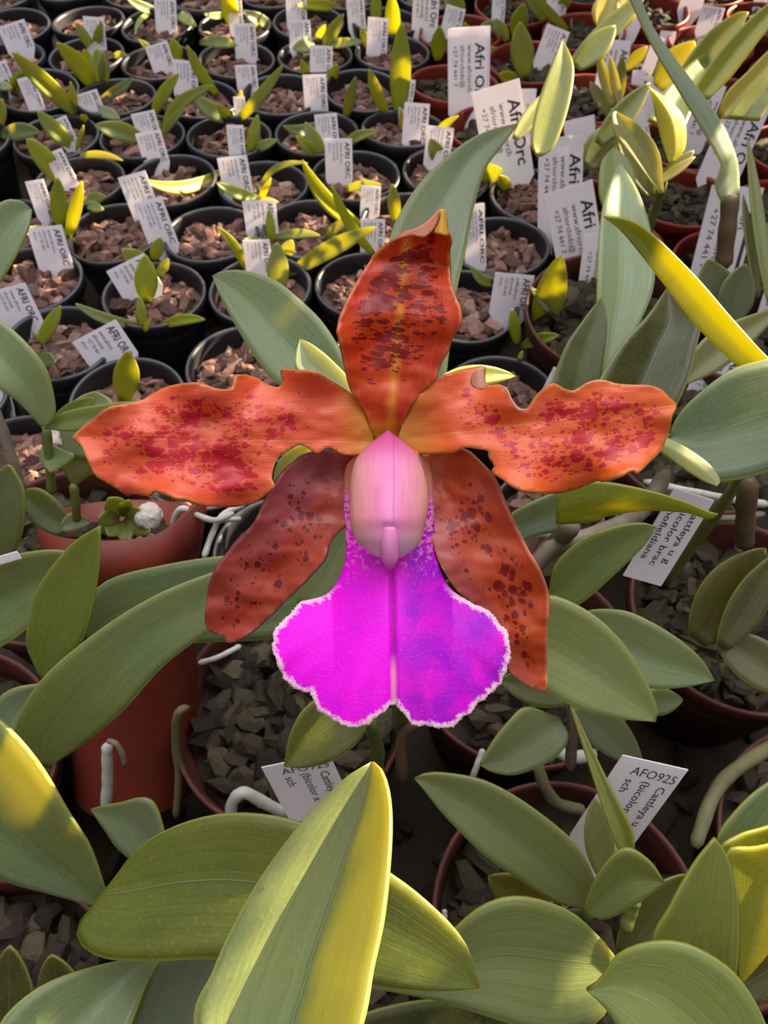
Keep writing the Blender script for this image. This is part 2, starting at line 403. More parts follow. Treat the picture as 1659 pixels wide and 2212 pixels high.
# ================================================================ the flower
ZF = 0.165
g = None
def petal_material(name, base, mid, spotc, spots=5.0, stretch=(1, 1), dens=0.5, yellow=0.12, edgec=(196, 140, 62), inner=None, tr=0.3, ribw=0.05, ribcol=None, smallb=False):
    g = NT(name); uv = g.n('UVMap'); uv.uv_map = 'UVMap'
    sp = g.n('SeparateXYZ'); g.l(uv.outputs[0], sp.inputs[0]); u, v = sp.outputs[0], sp.outputs[1]
    at = g.n('Attribute', _attribute_name='edged'); ed = at.outputs['Fac']
    n0 = g.noise(uv.outputs[0], 1.1, 4, 0.6); 
    mp = g.n('Mapping'); g.l(uv.outputs[0], mp.inputs[0]); mp.inputs['Scale'].default_value = (1.5, 16, 1)
    vein = g.noise(mp.outputs[0], 1.0, 4, 0.6, 0.3)
    c = g.mix(g.maprange(n0, 0.3, 0.7), lin(base), lin(mid))
    c = g.mix(g.maprange(vein, 0.42, 0.68, 0, 0.28), c, lin([min(255, q * 1.1 + 10) for q in mid]))
    if inner: c = inner(g, c, u, v)
    # rib
    av = g.math('ABSOLUTE', v)
    if ribcol: c = g.mix(g.math('MULTIPLY', g.maprange(av, ribw, 0.0), 0.75), c, lin(ribcol))
    # spots
    def spot(scale, st, thr0, thr1, seed, dn):
        m2 = g.n('Mapping'); g.l(uv.outputs[0], m2.inputs[0]); m2.inputs['Scale'].default_value = (st[0], st[1], 1); m2.inputs['Location'].default_value = (seed, seed * 2, 0)
        nz = g.n('TexNoise'); g.l(uv.outputs[0], nz.inputs['Vector']); nz.inputs['Scale'].default_value = scale * 1.1; nz.inputs['Detail'].default_value = 3
        mixv = g.n('Mix', _data_type='VECTOR'); mixv.inputs[0].default_value = 0.12; g.l(m2.outputs[0], mixv.inputs[4]); g.l(nz.outputs['Color'], mixv.inputs[5])
        vo = g.n('TexVoronoi'); g.l(mixv.outputs[1], vo.inputs['Vector']); vo.inputs['Scale'].default_value = scale; vo.inputs['Randomness'].default_value = 1.0
        sc_ = g.n('SeparateColor'); g.l(vo.outputs['Color'], sc_.inputs[0])
        nn = g.noise(uv.outputs[0], 0.9, 2, 0.5)
        size = g.math('MULTIPLY_ADD', sc_.outputs[0], thr1 - thr0, thr0)
        size = g.math('MULTIPLY', size, g.maprange(nn, 0.36, 0.6, 0.45, 1.3))
        size = g.math('MULTIPLY', size, dn)
        return g.maprange(g.math('SUBTRACT', size, vo.outputs['Distance']), 0.0, 0.06)
    dmask = g.maprange(u, 0.9, 2.2) if not smallb else g.maprange(u, 0.5, 1.2)
    emask = g.maprange(ed, 14, 42)
    dn = g.math('MULTIPLY', g.math('MULTIPLY', dmask, emask), dens)
    s1 = spot(spots, stretch, 0.1, 0.75, 0.0, dn)
    s2 = spot(spots * 2.1, stretch, -0.1, 0.7, 3.1, dn)
    # finer specks nearer the base
    s = g.math('MAXIMUM', s1, s2)
    c = g.mix(g.math('MULTIPLY', s, 0.88), c, lin(spotc))
    c = g.mix(g.math('MULTIPLY', g.maprange(u, yellow * 10, 0.0), 0.8), c, lin((214, 158, 52)))
    c = g.mix(g.math('MULTIPLY', g.maprange(ed, 7, 0), 0.75), c, lin(edgec))
    b = g.bump(vein, 0.2, 0.0006)
    n3 = g.noise(uv.outputs[0], 45, 2, 0.6); b2 = g.n('Bump'); g.l(n3, b2.inputs['Height']); b2.inputs['Strength'].default_value = 0.25; b2.inputs['Distance'].default_value = 0.0002; g.l(b, b2.inputs['Normal'])
    sh = g.pr(c, 0.36, 0.4, b2.outputs[0], coat=0.18)
    return g.done(g.transl(sh, c, tr))

MP_PETAL = petal_material('spotted_orange_petal', (218, 82, 38), (230, 96, 60), (196, 0, 44), 6.4, (0.75, 1.25), 1.12, 0.09, inner=None, ribcol=(226, 132, 80), ribw=0.03)
MP_PETALR = petal_material('spotted_orange_petal_warm', (228, 104, 24), (232, 96, 58), (196, 0, 44), 6.6, (0.75, 1.3), 1.12, 0.10, ribcol=(236, 150, 66), ribw=0.03)
MP_DORSAL = petal_material('striped_red_sepal', (196, 44, 24), (212, 76, 14), (130, 2, 16), 5.5, (1.5, 0.55), 1.3, 0.05, edgec=(206, 120, 60), ribcol=(232, 150, 40), ribw=0.16)
def lat_inner(g, c, u, v):
    return g.mix(g.math('MULTIPLY', g.maprange(v, 0.1, 0.55), g.maprange(u, 4.0, 1.2, 0.1, 0.7)), c, lin((150, 76, 84)))
def lat_innerr(g, c, u, v):
    return g.mix(g.math('MULTIPLY', g.maprange(v, -0.02, 0.5), 0.8), c, lin((176, 84, 84)))
MP_LATL = petal_material('dark_red_sepal', (172, 50, 26), (164, 64, 38), (104, 6, 12), 4.4, (1.0, 1.0), 0.75, 0.0, edgec=(150, 84, 84), inner=lat_inner, tr=0.2, smallb=True)
MP_LATR = petal_material('orange_red_sepal', (198, 80, 22), (188, 66, 34), (128, 8, 18), 4.2, (1.0, 1.2), 0.75, 0.0, edgec=(206, 130, 100), inner=lat_innerr, tr=0.22, smallb=True)
M_CURL = plain('pale_pink_petal_back', (232, 164, 138), 0.45, 0.5, 0.25, 300, 0.3)

def lip_material():
    g = NT('magenta_lip'); a = g.n('Attribute', _attribute_name='edged'); ed = a.outputs['Fac']
    p = g.n('Attribute', _attribute_name='pos2'); sp = g.n('SeparateXYZ'); g.l(p.outputs['Vector'], sp.inputs[0]); x, y = sp.outputs[0], sp.outputs[1]
    mp = g.n('Mapping'); g.l(p.outputs['Vector'], mp.inputs[0]); mp.inputs['Scale'].default_value = (1, 1, 1)
    n1 = g.noise(p.outputs['Vector'], 1.6, 5, 0.65, 0.4); n2 = g.noise(p.outputs['Vector'], 14, 4, 0.7)
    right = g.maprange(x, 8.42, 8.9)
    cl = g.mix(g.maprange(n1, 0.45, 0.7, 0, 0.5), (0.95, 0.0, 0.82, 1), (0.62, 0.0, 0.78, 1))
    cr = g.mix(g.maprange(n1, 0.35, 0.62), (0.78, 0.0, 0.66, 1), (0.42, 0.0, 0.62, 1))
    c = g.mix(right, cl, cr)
    c = g.mix(g.maprange(n2, 0.56, 0.75, 0, 0.30), c, (1.0, 0.25, 0.8, 1))
    # pale speckles low down on the isthmus
    n3 = g.noise(p.outputs['Vector'], 9, 4, 0.6, 0.5)
    top = g.maprange(y, 12.7, 11.4)
    c = g.mix(g.math('MULTIPLY', g.maprange(g.math('MULTIPLY_ADD', top, 0.16, n3), 0.60, 0.68), g.math('MULTIPLY', top, 0.8)), c, (0.95, 0.42, 0.55, 1))
    c = g.mix(g.maprange(y, 10.95, 10.45), c, lin((228, 140, 118)))
    # groove
    ax = g.math('ABSOLUTE', g.math('SUBTRACT', x, g.math('MULTIPLY_ADD', y, 0.016, 8.27)))
    gr = g.math('MULTIPLY', g.maprange(ax, 0.07, 0.0), g.maprange(y, 14.6, 14.0))
    c = g.mix(g.math('MULTIPLY', gr, 0.75), c, (0.22, 0.0, 0.12, 1))
    wl = g.math('MULTIPLY', g.math('MULTIPLY', g.maprange(ax, 0.09, 0.02), g.maprange(y, 14.1, 14.5)), 0.6)
    c = g.mix(wl, c, (0.95, 0.55, 0.45, 1))
    # white frilled margin (blade only)
    n4 = g.noise(p.outputs['Vector'], 7, 3, 0.7)
    w = g.math('MULTIPLY_ADD', n4, 34, -8.0)
    m = g.math('MULTIPLY', g.maprange(g.math('SUBTRACT', w, ed), -3.5, 3.5), g.maprange(y, 12.6, 13.0))
    c = g.mix(g.math('MULTIPLY', m, 0.92), c, lin((250, 214, 226)))
    b = g.bump(n2, 0.3, 0.0006)
    sh = g.pr(c, 0.5, 0.35, b)
    return g.done(g.transl(sh, c, 0.3))
M_LIP = lip_material()

def hood_material():
    g = NT('pink_hood'); p = g.n('Attribute', _attribute_name='pos2'); sp = g.n('SeparateXYZ'); g.l(p.outputs['Vector'], sp.inputs[0]); x, y = sp.outputs[0], sp.outputs[1]
    mp = g.n('Mapping'); g.l(p.outputs['Vector'], mp.inputs[0]); mp.inputs['Scale'].default_value = (9, 1.0, 1)
    st = g.noise(mp.outputs[0], 1.0, 4, 0.6, 0.2)
    ax = g.math('ABSOLUTE', g.math('SUBTRACT', x, 8.42))
    c = g.mix(g.maprange(ax, 0.15, 0.85), lin((226, 122, 178)), lin((232, 168, 146)))
    c = g.mix(g.maprange(y, 10.1, 9.3), c, lin((206, 72, 138)))
    c = g.mix(g.maprange(st, 0.5, 0.75, 0, 0.4), c, lin((202, 102, 158)))
    c = g.mix(g.math('MULTIPLY', g.maprange(y, 11.4, 12.1), g.maprange(ax, 0.08, 0.25)), c, lin((238, 226, 222)))
    c = g.mix(g.math('MULTIPLY', g.maprange(ax, 0.30, 0.02), g.maprange(y, 10.2, 10.9, 0, 0.6)), c, lin((248, 160, 208)))
    cr = g.math('MULTIPLY', g.maprange(g.math('ABSOLUTE', g.math('SUBTRACT', x, g.math('MULTIPLY_ADD', st, 0.06, 8.47))), 0.02, 0.0), g.math('MULTIPLY', g.maprange(y, 11.6, 11.0), 0.45))
    c = g.mix(cr, c, lin((128, 40, 96)))
    sh = g.pr(c, 0.42, 0.5, g.bump(st, 0.2, 0.0006))
    return g.done(g.transl(sh, c, 0.25))
M_HOOD = hood_material()
M_COLUMN = plain('pale_pink_column', (246, 150, 206), 0.45, 0.5, 0.2, 200, 0.2)

flower = empty('orchid_flower', P(840, 960, ZF + 0.012), 'large orange-red spotted orchid bloom with frilled magenta lip, facing up in the middle', 'flower')
PL = [(155,945),(172,927),(192,911),(227,887),(262,874),(301,866),(327,852),(357,836),(400,827),(435,829),(470,839),(500,839),(507,822),(513,811),(531,809),(557,817),(578,830),(600,836),(609,828),(607,811),(606,799),(617,796),(643,800),(683,806),(722,826),(761,852),(787,885),(801,925),(808,960),(800,978),(769,984),(739,980),(709,966),(687,979),(674,974),(652,961),(630,969),(604,987),(591,1010),(587,1032),(592,1049),(578,1064),(548,1086),(509,1095),(470,1095),(435,1089),(405,1078),(379,1074),(353,1065),(331,1060),(318,1071),(288,1068),(275,1071),(244,1051),(209,1028),(188,991),(177,965),(164,951)]
PR = [(858,960),(866,925),(878,898),(889,872),(914,841),(939,820),(986,801),(1019,794),(1045,791),(1046,808),(1049,824),(1058,832),(1078,830),(1095,841),(1108,868),(1125,884),(1138,884),(1148,872),(1163,851),(1184,833),(1201,829),(1222,841),(1239,844),(1256,835),(1277,823),(1302,820),(1332,828),(1370,831),(1403,832),(1429,841),(1446,858),(1462,875),(1453,898),(1446,931),(1429,972),(1403,999),(1380,1018),(1365,1014),(1344,1024),(1323,1033),(1302,1042),(1289,1040),(1247,1056),(1201,1067),(1163,1063),(1129,1058),(1104,1047),(1083,1033),(1062,1019),(1067,1006),(1056,990),(1053,974),(1036,970),(1003,967),(981,978),(948,980),(922,981),(895,980),(872,985)]
DS = [(836,965),(807,945),(792,897),(775,872),(756,840),(747,798),(740,761),(734,730),(730,711),(737,681),(752,646),(770,611),(794,572),(819,541),(847,521),(874,503),(904,490),(922,478),(936,465),(948,452),(960,453),(965,467),(967,492),(973,512),(975,529),(970,545),(970,569),(973,602),(981,634),(992,659),(996,684),(992,708),(978,728),(966,758),(951,788),(939,820),(917,842),(888,876),(872,912),(864,945),(850,965)]
LL = [(800,985),(769,980),(710,974),(674,976),(635,997),(600,1036),(574,1080),(548,1132),(513,1171),(483,1206),(461,1240),(448,1284),(442,1332),(447,1358),(468,1372),(484,1374),(487,1387),(500,1388),(531,1374),(574,1340),(609,1306),(652,1262),(696,1214),(717,1167),(743,1138),(775,1110),(810,1050),(820,1000)]
LR = [(880,985),(922,978),(965,974),(1003,970),(1036,995),(1062,1024),(1083,1066),(1100,1109),(1121,1151),(1146,1197),(1171,1244),(1184,1282),(1185,1320),(1182,1383),(1182,1446),(1182,1478),(1176,1493),(1160,1490),(1138,1480),(1112,1462),(1090,1435),(1068,1383),(1036,1320),(994,1282),(966,1244),(948,1212),(930,1160),(900,1100),(875,1040)]
LIP = [(764,988),(749,1005),(743,1027),(742,1069),(743,1110),(744,1150),(747,1188),(741,1228),(725,1262),(705,1283),(681,1293),(649,1301),(631,1324),(607,1347),(596,1362),(592,1383),(589,1406),(597,1426),(607,1447),(621,1470),(644,1489),(672,1496),(681,1522),(698,1539),(718,1551),(739,1563),(762,1566),(793,1562),(813,1547),(833,1531),(848,1522),(866,1531),(880,1551),(897,1565),(924,1567),(948,1571),(978,1567),(999,1549),(1022,1531),(1049,1504),(1076,1480),(1092,1447),(1101,1410),(1095,1372),(1077,1345),(1058,1322),(1022,1304),(995,1288),(970,1267),(951,1231),(944,1190),(939,1140),(937,1069),(932,1015),(918,988),(880,965),(840,955),(800,965)]

def wobble(q):   # faint natural nibbling of the edge
    return q
def zpetal(prof, halfw, cup, ruf, freq, ph, side=1):
    def f(x, y, u, v):
        z = np.interp(u, [k[0] for k in prof], [k[1] for k in prof]); w = abs(v) / halfw
        z += cup * min(w, 1.3) ** 2
        z += ruf * w ** 2.2 * math.sin(freq * u * 6.283 + ph + (1.6 if v > 0 else 0)) * min(1, u * 3)
        z += 0.00025 * math.exp(-(v / 12.0) ** 2)
        z += 0.0022 * (noise.noise(Vector((x * 0.011, y * 0.016, ph)))) + 0.0004 * noise.noise(Vector((x * 0.03, y * 0.05, ph)))
        return ZF + z
    return f
O_DS = sheet('dorsal_sepal', DS, zpetal([(0, 0.008), (0.25, 0.0045), (0.6, 0.001), (0.85, 0.001), (1, -0.004)], 130, -0.005, 0.0008, 1.2, 0.5), ((840, 950), (880, 500)), flower, [MP_DORSAL])
sheet('lateral_sepal', LL, zpetal([(0, 0.012), (0.4, 0.010), (0.8, 0.013), (1, 0.016)], 110, -0.004, 0.0006, 1, 0.2), ((770, 1010), (490, 1385)), flower, [MP_LATL])
sheet('lateral_sepal', LR, zpetal([(0, 0.012), (0.4, 0.010), (0.8, 0.013), (1, 0.016)], 110, -0.004, 0.0006, 1, 1.2), ((925, 990), (1170, 1490)), flower, [MP_LATR])
sheet('petal', PL, zpetal([(0, 0.007), (0.2, 0.003), (0.5, 0.0015), (1, -0.001)], 130, -0.001, 0.0042, 2.6, 0.4), ((805, 955), (158, 945)), flower, [MP_PETAL])
O_PR = sheet('petal', PR, zpetal([(0, 0.007), (0.2, 0.003), (0.5, 0.0015), (1, -0.001)], 120, -0.001, 0.0040, 2.4, 3.6), ((868, 950), (1460, 876)), flower, [MP_PETALR])
# rolled-over margins showing the pale reverse of the right petal and of the dorsal sepal
def curl(name, pts, z0, z1, mat, parent=flower, off=None):
    cx = sum(p[0] for p in pts) / len(pts)
    x0 = min(p[0] for p in pts); x1 = max(p[0] for p in pts)
    return sheet(name, pts, lambda x, y, u, v: ZF + z0 + (z1 - z0) * (x - x0) / (x1 - x0) - 0.0012 * math.sin(math.pi * min(1, max(0, (x - x0) / (x1 - x0)))), ((pts[0][0], pts[0][1]), (pts[len(pts) // 2][0], pts[len(pts) // 2][1])), parent, [mat], spacing=4, th=0.0005, off=flower.location)
curl('rolled_margin', [(1046,791),(1030,797),(1018,812),(1016,828),(1026,838),(1042,841),(1053,835),(1048,818)], -0.0028, -0.0035, M_CURL, O_PR)
curl('rolled_margin', [(1076,829),(1095,840),(1109,867),(1125,883),(1140,884),(1131,889),(1116,885),(1104,868),(1093,846)], -0.003, -0.0035, M_CURL, O_PR)
M_TIP = plain('pinkish_orange_fold', (214, 140, 104), 0.5, 0.4, 0.3, 300, 0.3)
M_TIPY = plain('yellow_sepal_tip', (232, 178, 66), 0.5, 0.4, 0.3, 300, 0.3)
curl('folded_edge', [(845,522),(874,503),(904,490),(922,478),(936,465),(949,452),(952,468),(942,488),(928,504),(914,512),(892,509),(866,514)], -0.0045, -0.0065, M_TIP, O_DS)
curl('folded_tip', [(948,452),(960,453),(966,468),(967,490),(970,508),(955,506),(938,502),(946,484),(952,466)], -0.0066, -0.0062, M_TIPY, O_DS)

def frill(q):
    out = []
    n = len(q)
    for i, p in enumerate(q):
        t = q[(i + 1) % n] - q[i - 1]; nn = np.array([t[1], -t[0]]) / (np.linalg.norm(t) + 1e-9)
        a = 0.0
        if p[1] > 1285:
            a = 3.4 * abs(math.sin(i * 1.25 + 2 * math.sin(i * 0.13))) * (0.6 + abs(noise.noise(Vector((i * 0.21, 0, 0)))) * 2) + 5.0 * noise.noise(Vector((p[0] * 0.07, p[1] * 0.07, 0)))
            a *= min(1, (p[1] - 1285) / 40)
        out.append(p + nn * a * FR)
    return np.array(out)
area = sum(LIP[i][0] * LIP[(i + 1) % len(LIP)][1] - LIP[(i + 1) % len(LIP)][0] * LIP[i][1] for i in range(len(LIP)))
FR = 1 if area > 0 else -1
def zlip(x, y, u, v):
    dx = x - (827 + 0.016 * y); 
    t = max(0.0, min(1.0, (y - 1150) / 410.0)); t = t * t * (3 - 2 * t) * 0.6 + t * 0.4
    z = 0.0035 - 0.016 * t + 0.007 * t * t
    z += 0.0058 * (min(abs(dx), 130) / 95.0) ** 1.6 * (1 - t) ** 1.5
    z += 0.0085 * t ** 0.7 * (abs(dx) / 250.0) ** 1.3
    z += 0.0012 * math.exp(-(dx / 7.0) ** 2)
    an = math.atan2(y - 1250, dx); rr = math.hypot(dx, y - 1250) / 300.0
    z += 0.0011 * math.sin(an * 9) * max(0, rr - 0.35) + 0.0007 * math.sin(an * 31 + 2) * max(0, rr - 0.65) ** 1.0
    return ZF + z
sheet('lip', LIP, zlip, ((840, 970), (850, 1570)), flower, [M_LIP], spacing=5.5, jag=frill, th=0.0006)

def hood():
    rows = [(929,838,838),(940,823,853),(955,803,873),(975,781,896),(1000,765,910),(1035,757,921),(1069,755,926),(1102,755,925),(1136,758,918),(1163,766,911),(1180,783,901),(1190,795,890),(1198,806,878),(1206,818,866)]
    q = catmull([(r[0], r[1], r[2]) for r in rows], 40)
    vs = []; fs = []; pos = []; nx = 20
    for (y, a, b) in q:
        for i in range(nx + 1):
            an = math.pi * i / nx; s = -math.cos(an)
            x = (a + b) / 2 + (b - a) / 2 * s
            hw = (b - a) / 2 / F * ZF
            tt = (y - 929) / 290.0
            z = ZF + 0.0055 - 0.006 * min(1, tt * 1.5) - hw * 0.85 * math.sin(an) ** 0.9
            z += 0.0012 * math.exp(-((x - 842) / 10.0) ** 2) * (1 if y > 1130 else 0)
            vs.append(P(x, y, z) - flower.location); pos.append((x / 100, y / 100, 0))
    for j in range(len(q) - 1):
        for i in range(nx):
            k = j * (nx + 1) + i; fs.append((k, k + 1, k + nx + 2, k + nx + 1))
    me = mesh('hood', vs, fs, [M_HOOD]); ap = me.attributes.new('pos2', 'FLOAT_VECTOR', 'POINT'); ap.data.foreach_set('vector', np.array(pos).ravel())
    if sum(p.normal.dot(C0 - flower.location - p.center) for p in me.polygons) < 0: me.flip_normals()
    me.polygons.foreach_set('use_smooth', [True] * len(me.polygons))
    o = bpy.data.objects.new('hood', me); COL.objects.link(o); o.parent = flower
    md = o.modifiers.new('thickness', 'SOLIDIFY'); md.thickness = 0.0007; md.offset = -1
hood()
tube([P(842, 1135, ZF - 0.0052), P(842, 1170, ZF - 0.0050), P(842, 1200, ZF - 0.0036), P(843, 1222, ZF - 0.0010)], 0.0020, M_COLUMN, flower, 'column', seg=14, r2=0.0019, wob=0)
tube([P(842, 975, ZF + 0.010), P(846, 1030, ZF + 0.03), P(860, 1250, ZF + 0.06), P(870, 1500, 0.30), P(865, 1570, 0.345)], 0.0026, M_STEM, flower, 'flower_stalk', r2=0.0034, n=24)

# ================================================================ pots
ORD = ['first', 'second', 'third', 'fourth', 'fifth', 'sixth', 'seventh', 'eighth', 'ninth', 'tenth', 'eleventh', 'twelfth', 'thirteenth', 'fourteenth', 'fifteenth', 'sixteenth', 'seventeenth', 'eighteenth', 'nineteenth', 'twentieth', 'twenty-first', 'twenty-second', 'twenty-third', 'twenty-fourth', 'twenty-fifth', 'twenty-sixth']
def ord_(i): return ORD[i] if i < len(ORD) else 'number %d' % (i + 1)

def pot_mesh(name, r, h, mat, lip=0.0016, taper=0.74, seg=56):
    t = 0.0011
    prof = [(r * taper, -h), (r * 0.965, -0.012), (r * 0.97, -0.0105), (r + lip * 0.6, -0.0095), (r + lip, -0.001), (r + lip * 0.6, 0.0006), (r - t, 0.0004), (r - t * 1.6, -0.002), (r * 0.955, -0.013), (r * taper - t, -h + t), (0.0001, -h + t)]
    vs = []; fs = []
    for (a, z) in prof:
        for i in range(seg):
            an = 2 * math.pi * i / seg; vs.append((a * math.cos(an), a * math.sin(an), z))
    for j in range(len(prof) - 1):
        for i in range(seg):
            k = j * seg + i; k2 = j * seg + (i + 1) % seg; fs.append((k, k2, k2 + seg, k + seg))
    fs.append(tuple(range(seg))[::-1])
    me = mesh(name, vs, fs, [mat]); me.polygons.foreach_set('use_smooth', [True] * len(me.polygons))
    return me

def chip(rng, sx, sy, sz, c, rot):
    """one flattened splinter of bark"""
    base = [(-1, -0.5, -1), (-0.3, -0.95, -1), (0.75, -0.75, -1), (1, 0.1, -1), (0.5, 0.85, -1), (-0.6, 0.8, -1)]
    vs = []
    for z in (-1, 1):
        for (x, y, _) in base:
            k = 0.82 if z > 0 else 1.0
            vs.append(Vector(((x * k + rng.uniform(-.22, .22)) * sx, (y * k + rng.uniform(-.22, .22)) * sy, (z + rng.uniform(-.5, .5)) * sz)))
    vs.append(Vector((rng.uniform(-.3, .3) * sx, rng.uniform(-.3, .3) * sy, 1.7 * sz)))
    fs = [(5, 4, 3, 2, 1, 0)] + [(i, (i + 1) % 6, (i + 1) % 6 + 6, i + 6) for i in range(6)] + [(i + 6, (i + 1) % 6 + 6, 12) for i in range(6)]
    return [rot @ v + c for v in vs], fs
def bark_mesh(name, r, n, size, mat, seed, zbase=-0.014, dome=0.004):
    rng = random.Random(seed); vs = []; fs = []
    seg = 28
    vs.append(Vector((0, 0, zbase))); 
    for i in range(seg): vs.append(Vector((r * 0.955 * math.cos(6.2832 * i / seg), r * 0.955 * math.sin(6.2832 * i / seg), zbase - 0.003)))
    for i in range(seg): fs.append((0, 1 + i, 1 + (i + 1) % seg))
    for k in range(n):
        a = rng.uniform(0, 6.2832); q = math.sqrt(rng.random()) * (r * 0.93 - size * 0.7)
        s = size * rng.uniform(0.55, 1.25)
        c = Vector((q * math.cos(a), q * math.sin(a), zbase + rng.uniform(0.0, 0.0045) + dome * (1 - (q / r) ** 2) * rng.random()))
        rot = Matrix.Rotation(rng.uniform(0, 6.28), 3, 'Z') @ Matrix.Rotation(rng.gauss(0, 0.38), 3, 'X') @ Matrix.Rotation(rng.gauss(0, 0.38), 3, 'Y')
        v, f = chip(rng, s, s * rng.uniform(0.35, 0.75), s * rng.uniform(0.12, 0.3), c, rot)
        o = len(vs); vs += v; fs += [tuple(i + o for i in ff) for ff in f]
    return mesh(name, vs, fs, [mat])
PM = {}
PM['black'] = pot_mesh('black_pot', 0.0355, 0.064, M_BLACK)
PM['small'] = pot_mesh('small_terracotta_pot', 0.041, 0.064, M_RED, 0.0012)
PM['big'] = pot_mesh('terracotta_pot', 0.054, 0.082, M_TERRAD, 0.0008, 0.78)
BMX = {'black': [bark_mesh('bark_mulch', 0.0355, 75, 0.0088, M_BARK, s, -0.013, 0.002) for s in range(5)],
       'small': [bark_mesh('bark_mulch', 0.041, 90, 0.009, M_BARKO, 10 + s) for s in range(3)],
       'big': [bark_mesh('bark_mulch', 0.054, 190, 0.0098, M_BARKO, 20 + s, -0.018, 0.008) for s in range(4)]}
RAD = {'black': 0.0375, 'small': 0.0435, 'big': 0.0565}
RIMZ = {'black': 0.0, 'small': 0.0, 'big': 0.018}
pots = []
def gp(x, y, z=0.0):
    q = P(x, y, Zp(y, z)); return [q.x, q.y]
for (x, y) in [(75,65),(210,68),(370,78),(530,100),(55,150),(230,128),(345,175),(660,95),(510,180),(690,150),(640,220),(215,215),(35,225),(40,300),(205,285),(350,262),(480,245),(790,130),(690,290),(510,325),(30,370),(170,365),(345,335),(745,362),(345,412),(140,440),(540,405),(730,440),(135,540),(360,495),(545,490),(720,520),(110,650),(355,585),(335,710),(500,690),(90,780),(290,840),(520,830),(20,930),(150,940),(1080,520),(1060,440),(1110,610),(1110,735),(870,340),(950,400),(560,580),(380,830),(820,215),(560,10),(450,40),(280,10),(700,30),(800,60),(1010,690),(910,480)]:
    pots.append([*gp(x, y), 'black'])
for (x, y) in [(930,235),(1015,290),(1500,430),(1640,570),(1215,575),(1120,170),(1340,280),(1540,100),(1650,330),(1390,30),(1180,400),(1640,180),(1250,90),(1100,60),(960,110),(1400,150),(1450,560),(1240,230),(1330,430),(1620,60),(1500,250)]:
    pots.append([*gp(x, y), 'small'])
for (x, y) in [(650,1550),(1740,1790),(1575,1370),(1180,1480),(1235,2030),(650,2090),(60,2060),(-30,1560),(1640,2230),(1480,900),(1650,720),(60,1290),(1330,700)]:
    pots.append([*gp(x, y, 0.018), 'big'])
pots = [p + [i] for i, p in enumerate(pots)]
fixed = len(pots)
# push overlapping pots apart (the large ones hardly move)
for it in range(260):
    for i in range(len(pots)):
        for j in range(i + 1, len(pots)):
            a, b = pots[i], pots[j]; d = RAD[a[2]] + RAD[b[2]] + 0.0008
            dx, dy = b[0] - a[0], b[1] - a[1]; L_ = math.hypot(dx, dy) or 1e-5
            if L_ < d:
                wa = 0.12 if a[2] == 'big' and b[2] != 'big' else (0.88 if b[2] == 'big' and a[2] != 'big' else 0.5)
                k = (d - L_) / L_ * 0.6
                a[0] -= dx * k * wa; a[1] -= dy * k * wa; b[0] += dx * k * (1 - wa); b[1] += dy * k * (1 - wa)
LEFTPOT = P(250, 1110, 0.345)
pots = [p for p in pots if math.hypot(p[0] - LEFTPOT.x, p[1] - LEFTPOT.y) > 0.03 or p[2] != 'black']
def proj(v):
    q = v - C0; z = q.dot(CF); return (829.5 + q.dot(CR) / z * F, 1106 - q.dot(CU) / z * F)
def freespot(x, y, r): return all(math.hypot(p[0] - x, p[1] - y) > r + RAD[p[2]] for p in pots)
yy = -0.05
while yy < 1.05:
    xx = -0.55
    while xx < 0.6:
        kind = 'black' if (xx < 0.10 + 0.05 * math.sin(yy * 9) and yy > 0.14) else ('small' if yy > 0.22 else None)
        if kind:
            sx_, sy_ = proj(Vector((xx, yy, 0)))
            if -150 < sx_ < 1810 and -90 < sy_ < 1500 and freespot(xx, yy, RAD[kind] * 0.97): pots.append([xx, yy, kind, 99])
        xx += 0.012
    yy += 0.012

def rows_of(items, key_y, key_x, gap):
    """rank (row from the back, place from the left) of each item by ground position"""
    s = sorted(range(len(items)), key=lambda i: -key_y(items[i])); rows = []; last = None
    for i in s:
        y = key_y(items[i])
        if last is None or last - y > gap: rows.append([]); last = y
        rows[-1].append(i)
    out = {}
    for r, row in enumerate(rows):
        for c, i in enumerate(sorted(row, key=lambda i: key_x(items[i]))): out[i] = (r, c)
    return out
pot_objs = []
rk = {}
for kind in ('black', 'small', 'big'):
    ids = [i for i, p in enumerate(pots) if p[2] == kind]
    sub = rows_of([pots[i] for i in ids], lambda p: p[1], lambda p: p[0], RAD[kind] * 1.1)
    for k, v in sub.items(): rk[ids[k]] = v
NAMES = {'black': ('black_pot', 'black plastic seedling pot', 'small black seedling pots'), 'small': ('terracotta_pot', 'small orange-red plastic pot', 'small orange-red pots at the back right'),
         'big': ('terracotta_pot', 'large terracotta-coloured pot of old bark', 'large terracotta pots in front')}
for i, p in enumerate(pots):
    rng = random.Random(i * 13 + 1); kind = p[2]
    o = bpy.data.objects.new(NAMES[kind][0], PM[kind]); COL.objects.link(o)
    o.location = (p[0], p[1], RIMZ[kind] + (rng.uniform(-0.002, 0.002)))
    o.rotation_euler = (rng.gauss(0, 0.03), rng.gauss(0, 0.03), rng.uniform(0, 6))
    b = bpy.data.objects.new('bark_mulch', rng.choice(BMX[kind])); COL.objects.link(b); b.parent = o; b['kind'] = 'stuff'
    b.rotation_euler = (0, 0, rng.uniform(0, 6))
    r, c = rk[i]
    tag(o, '%s, %s from left, %s row from back' % (NAMES[kind][1], ord_(c), ord_(r)), 'pot', NAMES[kind][2])
    pot_objs.append((o, p))

